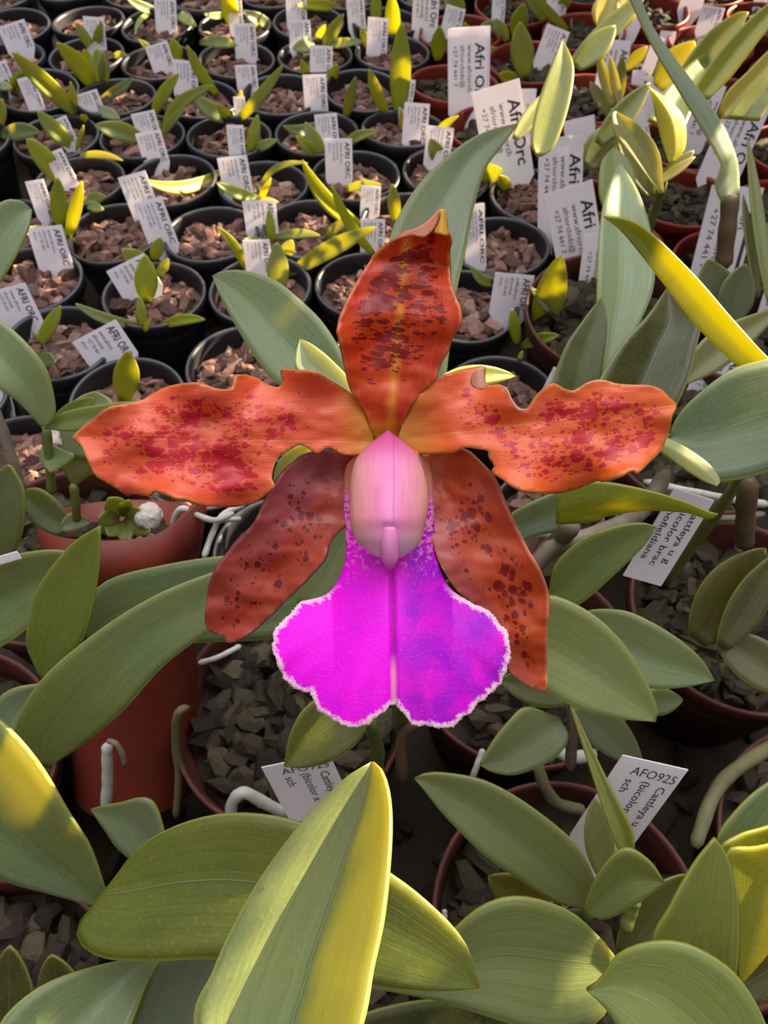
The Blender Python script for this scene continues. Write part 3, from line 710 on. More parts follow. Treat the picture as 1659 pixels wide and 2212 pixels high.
# the big old pot on the left, tipped over backwards with a torn wall
def tipped_pot():
    top, bot = P(262, 1120, 0.350), P(298, 1690, 0.385)
    ax = (top - bot); h = ax.length; ax.normalize()
    a = ax.cross(Vector((0, 1, 0.2))).normalized(); b = a.cross(ax).normalized()
    vs = []; fs = []; seg = 64; rt, rb = 0.034, 0.0295
    prof = [(rb, 0.0), (rt * 0.93, h * 0.84), (rt, h * 0.86), (rt * 1.05, h), (rt * 1.0, h), (rt * 0.93, h * 0.84), (rb * 0.9, 0.004)]
    for (r, z) in prof:
        for i in range(seg):
            an = 6.2832 * i / seg
            flap = 1 + 0.22 * math.exp(-((an - 3.5) / 0.3) ** 2) * (z / h) ** 3
            vs.append((a * math.cos(an) + b * math.sin(an)) * r * flap + ax * (z * (1 + 0.10 * math.exp(-((an - 3.5) / 0.3) ** 2))) )
    for j in range(len(prof) - 1):
        for i in range(seg):
            k = j * seg + i; k2 = j * seg + (i + 1) % seg; fs.append((k, k2, k2 + seg, k + seg))
    me = mesh('terracotta_pot', vs, fs, [M_TERRA]); me.polygons.foreach_set('use_smooth', [True] * len(me.polygons))
    o = bpy.data.objects.new('terracotta_pot', me); COL.objects.link(o); o.location = bot
    tag(o, 'tall terracotta-coloured pot with bent rim tipped back at left behind the long leaf', 'pot')
    bm_ = bark_mesh('bark_mulch', rt * 1.02, 70, 0.0075, M_BARKO, 77, 0, 0.003)
    q = bpy.data.objects.new('bark_mulch', bm_); COL.objects.link(q); q.parent = o; q['kind'] = 'stuff'
    m3 = Matrix((a, b, ax)).transposed(); q.matrix_local = Matrix.Translation(ax * h * 0.9) @ m3.to_4x4()
tipped_pot()

litter_ = bark_mesh('bark_litter', 0.7, 2200, 0.010, M_BARKO, 5, 0, 0.0)
lo = bpy.data.objects.new('bark_litter', litter_); COL.objects.link(lo); lo.location = (0, 0.5, BZ + 0.004); lo.parent = fl; lo['kind'] = 'stuff'

# ================================================================ plants
Y_, G_, B_, D_, PA, OL = (150, 152, 40), (100, 122, 64), (104, 130, 104), (66, 82, 58), (150, 172, 132), (98, 98, 44)
def plant(name, base, label, cat='orchid plant', group=None):
    return empty(name, P(*base), label, cat, group)
def stemto(parent, x, y, Z, r=0.003, mat=None, name='pseudobulb', rz=0.005):
    a = P(x, y, Z); b = Vector((a.x * 0.98, a.y + 0.006, rz))
    return tube([a, a.lerp(b, 0.5) + Vector((0.002, 0, 0)), b], r * 0.7, mat or M_STEM, parent, name, r2=r * 1.3)

# --- front left plant
p = plant('cattleya_plant', (236, 1955, 0.245), 'orchid plant in the lower left with broad overlapping leaves and a yellow-edged folded leaf')
q_ = leaf([(236,1958),(217,1900),(192,1830),(150,1765),(80,1650),(0,1562),(-120,1480),(-240,1440)], [(236,1958),(200,1956),(100,1930),(0,1900),(-120,1830),(-240,1690),(-240,1440)], (0.243, 0.232, 0.235), p, (104, 126, 92), fold=0.4, tilt=0.3, mid=0.56)
lit(q_, -1, -0.55, 0.35, 0.85); lit(q_, -0.8, -0.8, 0.25, 0.4, 0.002)
q_ = leaf([(243,1950),(246,1905),(268,1865),(330,1808),(420,1770),(520,1757),(640,1775),(760,1830),(838,1885),(900,1930),(975,2000),(1016,2060),(1036,2136)], [(225,1962),(175,1985),(168,2032),(222,2070),(330,2077),(460,2073),(620,2092),(800,2128),(930,2142),(1036,2136)], (0.236, 0.218, 0.212), p, (98, 112, 34), fold=0.12, mid=0.45, tilt=-0.12, ny=34)
lit(q_, -1, -0.85, 0.66, 0.9, 0.003); lit(q_, -0.9, -0.6, 0.5, 0.56, 0.003)
leaf([(60,2520),(-20,2300),(0,2212),(60,2150),(130,2112),(230,2082),(335,2062),(410,2030)], [(170,2520),(230,2350),(282,2212),(336,2085),(410,2030)], (0.21, 0.232, 0.25), p, (112, 130, 88), fold=0.3, mid=0.6)
leaf([(200,2500),(282,2212),(336,2082),(420,2040),(520,2015)], [(500,2500),(560,2212),(580,2100),(520,2015)], (0.235, 0.25, 0.262), p, (92, 108, 92), fold=0.3)
leaf([(370,1880),(330,1735),(250,1737),(195,1749)], [(340,1900),(260,1840),(228,1798),(195,1749)], (0.27, 0.272, 0.275), p, (120, 136, 108), fold=0.2, nx=8)
stemto(p, 238, 1960, 0.247, 0.0035)
p = plant('small_orchid_plant', (60, 2200, 0.285), 'small dark-leaved orchid low in the bottom left corner')
axleaf(20, 2260, 20, 2045, 100, p, (62, 66, 42), Z=(0.285, 0.275)); axleaf(140, 2200, 110, 2065, 90, p, (60, 64, 40), Z=(0.285, 0.277))

# --- the big folded leaf in front
p = plant('cattleya_plant', (590, 2420, 0.16), 'orchid whose big folded half-yellow leaf rises from the bottom edge under the flower')
q_ = leaf([(490,2420),(418,2212),(458,2100),(498,2010),(560,1900),(640,1790),(700,1726),(752,1675),(802,1645)], [(700,2420),(776,2212),(800,2090),(824,1980),(838,1850),(841,1760),(834,1700),(820,1662),(802,1645)], (0.168, 0.185, 0.2), p, (122, 138, 84), fold=0.5, tilt=-0.42, mid=0.6, ny=36, nx=14, pw=1.05)
lit(q_, 0.15, 1, 0.28, 1.0, 0.003)
axleaf(620, 2320, 1180, 2200, 190, p, (48, 62, 42), Z=(0.25, 0.26, 0.27), nx=8)
stemto(p, 590, 2400, 0.162, 0.004)

# --- left plants
p = plant('cattleya_plant', (100, 1655, 0.275), 'orchid plant at left with a very long grey-green strap leaf reaching behind the flower')
leaf([(100,1660),(30,1595),(80,1480),(200,1373),(330,1290),(460,1237),(560,1212),(650,1225)], [(100,1660),(175,1612),(262,1540),(350,1442),(440,1373),(540,1310),(650,1225)], (0.258, 0.245, 0.25), p, (108, 128, 86), fold=0.14, tilt=0.1, ny=32)
leaf([(185,1388),(192,1300),(228,1256),(320,1228),(490,1201),(640,1210),(770,1262)], [(185,1388),(300,1400),(430,1389),(600,1378),(700,1332),(770,1262)], (0.282, 0.275, 0.27), p, (94, 120, 94), fold=0.12, ny=30)
leaf([(88,1468),(58,1400),(60,1350),(82,1268),(150,1180),(214,1138)], [(88,1468),(135,1430),(175,1385),(197,1310),(211,1225),(214,1138)], (0.27, 0.262, 0.252), p, (100, 122, 58), fold=0.25)
leaf([(-120,1260),(0,1210),(60,1194),(130,1190),(195,1212)], [(-120,1440),(0,1396),(80,1338),(150,1275),(195,1212)], (0.30, 0.298, 0.292), p, (92, 112, 72), fold=0.35)
leaf([(-30,1600),(-10,1520),(30,1488),(110,1475)], [(-30,1640),(40,1590),(90,1530),(110,1475)], (0.285, 0.285), p, (112, 134, 110), nx=6)
axleaf(655, 1310, 768, 1120, 100, p, (158, 176, 134), Z=(0.235, 0.225)); 
p = plant('cattleya_plant', (100, 925, 0.30), 'leafy orchid at left edge below the seedlings with rounded pale leaves on jointed canes')
leaf([(90,924),(42,872),(0,840),(-60,780),(-130,690)], [(90,924),(116,902),(113,850),(95,792),(50,736),(0,694),(-60,672),(-130,690)], (0.285, 0.275, 0.28), p, (140, 162, 124), fold=0.25)
leaf([(92,926),(130,893),(220,874),(310,868),(430,884)], [(92,926),(160,930),(260,916),(350,906),(430,884)], (0.288, 0.28, 0.285), p, (120, 140, 84), fold=0.3, nx=8)
leaf([(95,950),(84,990),(108,1020)], [(95,950),(128,968),(158,985),(108,1020)], (0.30, 0.295), p, (118, 142, 96), nx=6)
leaf([(140,985),(128,910),(165,862),(205,846)], [(190,990),(238,920),(242,870),(205,846)], (0.315, 0.31), p, (150, 172, 138), nx=8)
axleaf(118, 905, 205, 860, 34, p, (96, 118, 40), Z=(0.30, 0.30))
leaf([(158,1052),(132,1005),(150,978),(232,948)], [(158,1052),(205,1010),(232,948)], (0.318, 0.315), p, (92, 96, 34), nx=6)
ptube([(100,925,0.292),(106,990,0.298),(112,1065,0.31)], 11, M_STEM, p, 'cane'); ptube([(158,1045,0.318),(163,1080,0.322),(166,1125,0.33)], 10, M_STEM, p, 'cane')
ptube([(-15,880,0.31),(15,960,0.315),(48,1065,0.325)], 13, M_DRY, p, 'cane')
p = plant('cattleya_plant', (20, 1215, 0.33), 'orchid at left edge with two rounded dark green leaves above a weedy pot')
leaf([(-20,1225),(-60,1150),(-50,1060),(10,1008),(24,1011)], [(22,1215),(46,1150),(50,1062),(24,1011)], (0.325, 0.315, 0.308), p, (92, 112, 84), fold=0.3)
leaf([(160,1135),(118,1156),(72,1130),(40,1062)], [(160,1135),(122,1082),(80,1055),(40,1062)], (0.335, 0.33), p, (92, 116, 86), nx=8)
axleaf(132, 1140, 195, 1128, 40, p, (128, 150, 104), Z=(0.33, 0.335), bow=-8); axleaf(-60, 590, -10, 560, 20, p, D_, Z=(0.34, 0.34)); stemto(p, 20, 1215, 0.33)
p = plant('cattleya_plant', (-70, 690, 0.29), 'blue-green leaf tip entering at the left edge above the white seedling tag')
leaf([(-90,660),(-60,500),(0,438),(40,432),(68,452)], [(-60,690),(0,603),(32,550),(60,490),(68,452)], (0.28, 0.285), p, (124, 148, 116), fold=0.3)

# weeds and a pebble on the tipped pot
p = plant('weed_rosette', (260, 1120, 0.345), 'small clover-like weed with rounded leaves beside the pale pebble', 'weed')
for (x, y, x2, y2, w) in [(262,1115,235,1078,50),(258,1120,215,1120,40),(268,1112,278,1082,24),(270,1118,322,1150,44),(265,1125,272,1172,36),(262,1110,300,1100,22),(255,1125,235,1155,40),(268,1116,262,1088,20)]:
    axleaf(x, y, x2, y2, w, p, (112, 128, 62), Z=(0.345, 0.335), ny=8, nx=4)
def pebble(x, y, Z, r, label, sq=0.8):
    bm = bmesh.new(); bmesh.ops.create_icosphere(bm, subdivisions=3, radius=r)
    for v in bm.verts: v.co *= 1 + 0.22 * noise.noise(v.co * (2.2 / r) + Vector((x, y, 0))); v.co.z *= sq
    me = bpy.data.meshes.new('pebble'); bm.to_mesh(me); bm.free(); me.materials.append(M_STONE)
    o = bpy.data.objects.new('pebble', me); COL.objects.link(o); o.location = P(x, y, Z); tag(o, label, 'stone', 'pale pebbles')
pebble(322, 1115, 0.34, 0.0062, 'pale rounded pebble beside the small green weed')
pebble(305, 1185, 0.345, 0.0055, 'greyish pebble below the small green weed')

# roots
def roots(label, lst, base):
    q = empty('aerial_roots', P(*base), label, 'roots')
    for (pts, r, m) in lst: ptube(pts, r, m, q, 'root', n=22)
roots('pale curling roots looping over the rim of the tipped pot', [([(372,1150,.338),(380,1112,.332),(396,1098,.33),(425,1112,.333),(465,1124,.335),(505,1108,.338)], 7, M_ROOT), ([(440,1205,.335),(458,1155,.338),(482,1112,.34),(530,1088,.345)], 7, M_ROOT), ([(470,1125,.338),(520,1120,.345)], 6, M_ROOT)], (372, 1150, .338))
roots('white root stub and small brown root beside the dark red-brown pot wall', [([(228,1742,.34),(232,1690,.335),(231,1608,.325)], 12, M_ROOT), ([(232,1600,.322),(250,1606,.32),(264,1628,.322),(270,1652,.325)], 6, M_DRY)], (232, 1700, .34))
roots('long olive root hanging down over the dark pot wall', [([(408,1528,.335),(385,1540,.33),(378,1600,.34),(386,1680,.35),(380,1765,.36)], 9, M_ROOTG)], (408, 1528, .335))
roots('thick pale root arching over a pot rim left of the lower tag', [([(505,1800,.34),(500,1740,.33),(525,1712,.325),(560,1728,.33),(620,1760,.34)], 13, M_ROOT), ([(430,1432,.335),(470,1420,.33),(520,1395,.335)], 6, M_ROOT)], (505, 1800, .34))
roots('short pale roots under the grey-green leaf in the lower middle', [([(1200,1620,.33),(1235,1636,.325),(1285,1630,.33)], 14, M_ROOT), ([(1160,1650,.32),(1178,1700,.322),(1205,1735,.328),(1260,1750,.335)], 13, M_ROOTG), ([(1012,1700,.335),(1028,1660,.33),(1044,1618,.33)], 7, M_ROOT), ([(962,2010,.31),(960,1965,.31)], 6, M_ROOT), ([(870,1690,.34),(868,1600,.33),(905,1560,.325),(1000,1545,.33)], 13, M_BROWN)], (1200, 1620, .33))
roots('tangled grey roots along the rim at the right under the blue-green leaf', [([(1390,1040,.36),(1480,1060,.355),(1560,1075,.36),(1659,1090,.37)], 9, M_ROOT), ([(1595,1190,.36),(1605,1140,.352),(1612,1085,.35)], 9, M_ROOT), ([(1490,1100,.36),(1560,1120,.362),(1650,1110,.37)], 8, M_DRY), ([(1500,1830,.32),(1560,1690,.33),(1700,1590,.33)], 16, M_ROOTG), ([(1110,1180,.36),(1150,1150,.355),(1220,1160,.36)], 10, M_ROOT)], (1480, 1060, .355))

# --- right middle plant
p = plant('cattleya_plant', (1150, 1350, 0.27), 'orchid plant right of the flower with broad pointed leaves and grey papery canes')
leaf([(1080,1400),(1150,1305),(1195,1288),(1280,1328),(1350,1395),(1400,1480),(1420,1530),(1417,1560)], [(1080,1400),(1130,1462),(1180,1492),(1250,1531),(1340,1553),(1417,1560)], (0.24, 0.232, 0.23), p, (134, 148, 92), fold=0.22, mid=0.52)
leaf([(1240,1340),(1268,1320),(1320,1317),(1370,1327),(1450,1370),(1512,1420),(1545,1470)], [(1240,1340),(1290,1430),(1350,1475),(1420,1488),(1490,1483),(1545,1470)], (0.27, 0.262, 0.26), p, (112, 132, 96), fold=0.22)
leaf([(1183,1288),(1200,1222),(1260,1165),(1340,1136),(1390,1131),(1418,1140)], [(1183,1288),(1228,1312),(1260,1300),(1322,1246),(1388,1182),(1418,1140)], (0.275, 0.268, 0.262), p, (100, 122, 68), fold=0.25)
leaf([(1203,1075),(1230,1045),(1300,1041),(1400,1060),(1480,1085),(1535,1108),(1551,1112)], [(1203,1133),(1260,1130),(1330,1112),(1400,1104),(1480,1108),(1530,1122),(1551,1112)], (0.25, 0.245, 0.238), p, (124, 138, 22), fold=-0.2, tilt=0.5)
leaf([(1060,1190),(1090,1125),(1150,1085),(1240,1050)], [(1060,1190),(1150,1160),(1220,1135),(1240,1050)], (0.29, 0.285), p, (84, 104, 84), nx=8)
leaf([(1208,1550),(1140,1528),(1100,1560),(1065,1605),(1039,1652)], [(1208,1550),(1228,1592),(1200,1637),(1120,1673),(1065,1668),(1039,1652)], (0.285, 0.278, 0.272), p, (118, 132, 96), fold=0.25)
axleaf(1245, 1515, 1388, 1655, 84, p, (124, 138, 116), Z=(0.28, 0.295), nx=8); axleaf(1250, 1500, 1080, 1470, 84, p, (66, 76, 48), Z=(0.28, 0.285), nx=8)
axleaf(1380, 1520, 1476, 1512, 60, p, (100, 118, 78), Z=(0.28, 0.285))
ptube([(1140,1250,.29),(1190,1185,.285),(1280,1155,.29),(1380,1110,.30),(1440,1020,.31)], 19, M_DRY, p, 'cane'); ptube([(1165,1240,.30),(1200,1180,.295),(1235,1130,.27)], 22, M_DRY, p, 'cane')
ptube([(1240,1520,.28),(1235,1600,.295),(1232,1660,.31)], 13, M_DRY, p, 'cane')
# --- plant at the right with the strongly lit blade
p = plant('cattleya_plant', (1700, 870, 0.30), 'orchid plant at right edge with a glowing yellow-green arching blade and a wide blue-green leaf')
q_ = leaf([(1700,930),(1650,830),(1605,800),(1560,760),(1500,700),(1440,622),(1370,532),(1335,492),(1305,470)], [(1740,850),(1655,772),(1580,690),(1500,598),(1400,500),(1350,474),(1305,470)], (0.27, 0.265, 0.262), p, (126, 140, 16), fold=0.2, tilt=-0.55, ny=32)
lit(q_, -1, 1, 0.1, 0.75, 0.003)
leaf([(1820,790),(1720,765),(1659,775),(1580,800),(1500,860),(1462,905),(1447,946)], [(1820,920),(1740,990),(1659,1018),(1600,1034),(1530,1036),(1480,1000),(1447,946)], (0.27, 0.265, 0.265), p, (92, 118, 90), fold=0.22, tilt=-0.1)
leaf([(1400,925),(1440,945),(1480,965),(1530,1000),(1556,1035),(1549,1050)], [(1400,960),(1440,985),(1480,1015),(1520,1040),(1549,1050)], (0.25, 0.245), p, (176, 188, 136), fold=-0.3, nx=8)
leaf([(1470,835),(1495,765),(1560,705),(1700,655)], [(1470,835),(1560,795),(1640,725),(1700,655)], (0.335, 0.34), p, (124, 130, 84), nx=8)
axleaf(1500, 970, 1420, 960, 60, p, (128, 140, 60), Z=(0.30, 0.29)); ptube([(1620,1035,.30),(1612,1090,.31),(1608,1180,.335)], 22, M_BROWN, p, 'cane'); stemto(p, 1700, 880, 0.29)
# --- big leaves behind the flower
p = plant('cattleya_plant', (900, 830, 0.24), 'orchid plant directly behind the flower with a tall arching grey-green leaf')
leaf([(890,830),(825,640),(845,512),(870,450),(920,380),(1000,310),(1060,280),(1119,266)], [(960,830),(984,635),(1005,540),(1025,440),(1050,360),(1085,312),(1119,266)], (0.225, 0.25, 0.285), p, (96, 118, 90), fold=0.4, mid=0.55, ny=30)
q_ = leaf([(756,850),(680,870),(592,822),(530,740),(480,650),(462,605),(458,595)], [(756,850),(745,782),(700,702),(650,650),(590,603),(520,583),(475,587),(458,595)], (0.222, 0.235, 0.25), p, (126, 150, 118), fold=0.22, mid=0.5)
lit(q_, -0.5, -0.2, 0.58, 0.62, 0.0018)
q_ = leaf([(760,850),(690,830),(640,800),(638,765),(648,732)], [(760,850),(747,812),(705,768),(672,742),(648,732)], (0.213, 0.22), p, (140, 162, 122), fold=0.3, nx=8)
lit(q_, -1, 0.4, 0.55, 1.0, 0.003)
lit(axleaf(930, 840, 1114, 812, 48, p, (126, 148, 30), Z=(0.205, 0.215), bow=-14), -1, 1, 0.5, 1, 0.002)
axleaf(600, 1060, 670, 960, 70, p, (104, 124, 84), Z=(0.22, 0.215)); stemto(p, 900, 830, 0.24)
p = plant('cattleya_plant', (1310, 850, 0.35), 'orchid plant upper right with one pale upright leaf and two dark glossy leaves')
q_ = leaf([(1300,830),(1293,740),(1292,600),(1303,450),(1338,348)], [(1312,830),(1370,720),(1412,620),(1410,520),(1382,420),(1338,348)], (0.345, 0.355, 0.37), p, (150, 174, 138), fold=0.35, mid=0.42)
lit(q_, 0.6, 1, 0.8, 0.95, 0.002)
leaf([(1170,920),(1190,840),(1222,750),(1262,690),(1300,640)], [(1290,920),(1302,800),(1312,700),(1300,640)], (0.33, 0.335), p, (62, 82, 52), fold=0.25)
leaf([(1225,930),(1290,832),(1340,750),(1400,682),(1442,622)], [(1430,930),(1482,830),(1505,742),(1511,680),(1442,622)], (0.30, 0.31), p, (38, 50, 30), fold=0.45)
leaf([(1320,480),(1296,420),(1300,350),(1325,318)], [(1330,480),(1372,400),(1362,350),(1325,318)], (0.40, 0.41), p, (110, 130, 52), nx=8)
stemto(p, 1310, 850, 0.345)
p = plant('small_orchid_plant', (1560, 690, 0.42), 'small dark orchid with two rounded leaves in front of a printed tag at right')
axleaf(1570, 690, 1530, 560, 90, p, (96, 108, 90), Z=(0.42, 0.41), nx=8); axleaf(1575, 700, 1612, 570, 76, p, (90, 104, 84), Z=(0.415, 0.405), nx=8)
# --- brownish plant far right
p = plant('cattleya_plant', (1565, 1385, 0.34), 'dull olive-leaved orchid in shade at the right edge above the lower pot')
axleaf(1505, 1385, 1655, 1185, 130, p, (84, 86, 50), Z=(0.335, 0.325), nx=8); axleaf(1560, 1400, 1690, 1190, 80, p, (80, 82, 48), Z=(0.325, 0.32)); axleaf(1555, 1375, 1740, 1500, 100, p, (88, 92, 60), Z=(0.33, 0.32), nx=8)
# --- lower middle and right
p = plant('cattleya_plant', (800, 1560, 0.29), 'drooping olive orchid leaf with a bright patch just below the magenta lip')
q_ = leaf([(800,1555),(720,1500),(660,1530),(626,1590),(614,1657)], [(800,1555),(775,1602),(722,1642),(662,1659),(614,1657)], (0.27, 0.262, 0.26), p, (92, 104, 44), fold=0.2); stemto(p, 800, 1555, 0.272)
lit(q_, -0.5, -0.1, 0.55, 0.9, 0.002)
p = plant('cattleya_plant', (1280, 1970, 0.26), 'orchid plant lower right of centre with long dark pointed leaf and thin edge-on leaf')
leaf([(1280,1968),(1293,1930),(1252,1835),(1150,1747),(1050,1690),(960,1672),(920,1673),(896,1683)], [(1280,1968),(1200,1950),(1120,1900),(1040,1842),(960,1762),(920,1712),(896,1683)], (0.262, 0.252, 0.25), p, (118, 134, 92), fold=0.25, mid=0.5)
leaf([(1345,2088),(1300,2030),(1230,1970),(1130,1940),(1050,1956),(980,2012),(930,2080),(850,2110),(740,2125)], [(1345,2088),(1300,2200),(1200,2240),(1080,2205),(940,2162),(740,2125)], (0.248, 0.238, 0.235), p, (122, 138, 88), fold=0.2, mid=0.42)
leaf([(1268,1974),(1264,1958),(1300,1880),(1350,1835),(1402,1862),(1433,1908)], [(1270,1976),(1310,1986),(1382,1950),(1433,1908)], (0.245, 0.236), p, (112, 128, 72), fold=0.3, nx=8)
leaf([(1352,1870),(1318,1780),(1288,1690),(1234,1524)], [(1362,1870),(1366,1800),(1312,1690),(1234,1524)], (0.252, 0.255, 0.268), p, (128, 142, 66), fold=0.6, nx=8)
axleaf(1305, 1895, 1285, 1725, 62, p, (104, 112, 56), Z=(0.262, 0.27)); axleaf(1190, 1975, 1055, 1895, 84, p, (104, 100, 22), Z=(0.275, 0.275))
axleaf(1345, 2070, 1490, 1890, 110, p, (78, 90, 48), Z=(0.265, 0.262), nx=8); ptube([(1350,2010,.262),(1362,1970,.262),(1372,1940,.26)], 16, M_STEM, p, 'cane')
stemto(p, 1275, 1975, 0.262); stemto(p, 1345, 2085, 0.25)
p = plant('cattleya_plant', (1560, 2150, 0.25), 'orchid plant in the bottom right corner with an upright pointed leaf and sunlit yellow-green leaves')
leaf([(1690,2340),(1655,2212),(1592,2110),(1500,2049),(1420,2037),(1340,2062),(1298,2118),(1267,2140)], [(1560,2420),(1440,2350),(1350,2240),(1308,2180),(1267,2140)], (0.2, 0.2, 0.205), p, (140, 158, 92), fold=0.2, mid=0.45)
leaf([(1470,2220),(1412,2052),(1450,1960),(1500,1870),(1546,1812)], [(1575,2220),(1592,2100),(1596,1970),(1580,1870),(1546,1812)], (0.235, 0.228, 0.225), p, (124, 138, 66), fold=0.25, mid=0.45)
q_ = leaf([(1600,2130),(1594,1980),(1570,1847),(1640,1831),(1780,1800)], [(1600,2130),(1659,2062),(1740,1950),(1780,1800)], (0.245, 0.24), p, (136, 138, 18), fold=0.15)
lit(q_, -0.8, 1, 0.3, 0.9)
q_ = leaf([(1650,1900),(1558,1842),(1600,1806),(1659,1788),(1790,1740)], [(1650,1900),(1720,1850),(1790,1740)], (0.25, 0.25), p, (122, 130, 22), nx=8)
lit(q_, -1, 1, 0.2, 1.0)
leaf([(1600,1870),(1552,1820),(1590,1755),(1659,1694),(1770,1640)], [(1600,1870),(1700,1800),(1770,1640)], (0.262, 0.265), p, (118, 140, 100), nx=8)
axleaf(1570, 2150, 1740, 2050, 120, p, (60, 60, 24), Z=(0.26, 0.26), nx=8); stemto(p, 1560, 2170, 0.24)

# --- upper right mature plants
p = plant('cattleya_plant', (1575, 580, 0.43), 'orchid with one long narrow pale blade on a brown stalk reaching to the top edge')
NOLIT_ = leaf([(1562,440),(1545,400),(1560,360),(1542,320),(1482,220),(1422,120),(1385,50),(1338,-60)], [(1598,440),(1597,380),(1590,335),(1558,262),(1500,180),(1440,100),(1402,40),(1366,-60)], (0.42, 0.39, 0.37), p, (158, 180, 168), fold=-0.3, tilt=0.5, mid=0.4)
NOLIT = NOLIT_.name; lit(NOLIT_, 0.2, 1, 0.05, 0.3, 0.003); ptube([(1578,420,.42),(1574,470,.425),(1562,580,.44)], 19, M_BROWN, p, 'cane')
p = plant('cattleya_plant', (1540, 230, 0.52), 'orchid top right with broad sunlit yellow-green leaves leaning to the corner')
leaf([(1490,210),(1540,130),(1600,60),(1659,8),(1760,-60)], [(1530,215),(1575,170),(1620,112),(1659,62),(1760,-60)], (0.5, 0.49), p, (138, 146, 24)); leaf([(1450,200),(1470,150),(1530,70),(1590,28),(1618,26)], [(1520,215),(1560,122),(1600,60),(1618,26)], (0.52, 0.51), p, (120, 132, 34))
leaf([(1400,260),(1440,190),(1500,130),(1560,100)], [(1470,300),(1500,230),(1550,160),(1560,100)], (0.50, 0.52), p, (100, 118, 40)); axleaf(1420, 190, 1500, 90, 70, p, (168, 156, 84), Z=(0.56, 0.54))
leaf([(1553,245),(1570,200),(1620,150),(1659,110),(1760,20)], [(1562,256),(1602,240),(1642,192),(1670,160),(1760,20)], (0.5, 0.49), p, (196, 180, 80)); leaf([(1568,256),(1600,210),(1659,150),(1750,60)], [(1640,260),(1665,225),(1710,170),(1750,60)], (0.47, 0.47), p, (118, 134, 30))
p = plant('cattleya_plant', (1170, 335, 0.46), 'orchid upper right of the tall leaf with upright green leaves fanning to the top')
leaf([(1160,336),(1148,300),(1163,220),(1196,130),(1216,84)], [(1170,336),(1200,310),(1230,222),(1239,142),(1216,84)], (0.44, 0.45), p, (126, 138, 26)); axleaf(1230, 145, 1400, -20, 44, p, (120, 130, 36), Z=(0.52, 0.52)); axleaf(1245, 145, 1330, 55, 56, p, (118, 130, 30), Z=(0.5, 0.5))
axleaf(1112, 300, 1185, 195, 34, p, (146, 146, 60), Z=(0.46, 0.47)); axleaf(1270, 360, 1340, 262, 70, p, (80, 98, 44), Z=(0.44, 0.44)); axleaf(1292, 310, 1405, 178, 50, p, (92, 108, 30), Z=(0.43, 0.43))
p = plant('cattleya_plant', (1450, 400, 0.43), 'orchid upper right with a bright yellow drooping leaf and folded pink-edged leaves')
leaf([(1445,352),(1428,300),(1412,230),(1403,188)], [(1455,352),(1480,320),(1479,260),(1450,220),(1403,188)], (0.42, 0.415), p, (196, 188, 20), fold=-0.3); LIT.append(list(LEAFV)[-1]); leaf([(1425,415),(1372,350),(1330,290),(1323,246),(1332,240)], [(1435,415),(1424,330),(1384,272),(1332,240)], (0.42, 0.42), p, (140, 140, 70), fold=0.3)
axleaf(1408, 420, 1335, 290, 52, p, (110, 124, 82), Z=(0.43, 0.435)); axleaf(1432, 385, 1500, 325, 30, p, (124, 132, 30), Z=(0.43, 0.43)); axleaf(1415, 398, 1502, 338, 20, p, (204, 190, 110), Z=(0.425, 0.425)); stemto(p, 1440, 380, 0.43, 0.003)
p = plant('small_orchid_plant', (1320, 235, 0.58), 'small orchid with narrow upright leaves among white tags near the top right')
axleaf(1335, 225, 1345, 120, 26, p, (84, 98, 44), Z=(0.56, 0.55)); axleaf(1325, 230, 1290, 110, 24, p, (176, 166, 100), Z=(0.55, 0.54)); axleaf(1340, 230, 1318, 120, 20, p, (190, 176, 120), Z=(0.55, 0.54)); axleaf(1350, 150, 1398, 100, 26, p, (150, 150, 22), Z=(0.58, 0.57)); axleaf(1320, 250, 1275, 175, 28, p, (84, 96, 24), Z=(0.56, 0.56))
axleaf(1300, 60, 1320, -20, 60, p, (206, 190, 60), Z=(0.62, 0.62)); axleaf(1340, 60, 1370, -30, 50, p, (200, 186, 60), Z=(0.62, 0.62))
LIT += [n for n in list(LEAFV)[-26:] if n != NOLIT]
for k_, nm in enumerate(LIT):
    o_ = bpy.data.objects[nm]
    if o_.color[0] > 0.13 or k_ % 3 == 0: lit(o_, -1, 1, 0.25 if k_ % 2 else 0.0, 1.0, 0.006)
p = plant('small_orchid_plant', (1640, 640, 0.44), 'thin upright orchid leaves at the right edge beside a printed tag')
axleaf(1665, 660, 1616, 296, 28, p, (112, 124, 62), Z=(0.42, 0.44)); axleaf(1640, 640, 1606, 420, 22, p, (116, 124, 88), Z=(0.43, 0.44)); axleaf(1640, 560, 1659, 480, 30, p, (96, 110, 30), Z=(0.46, 0.47))

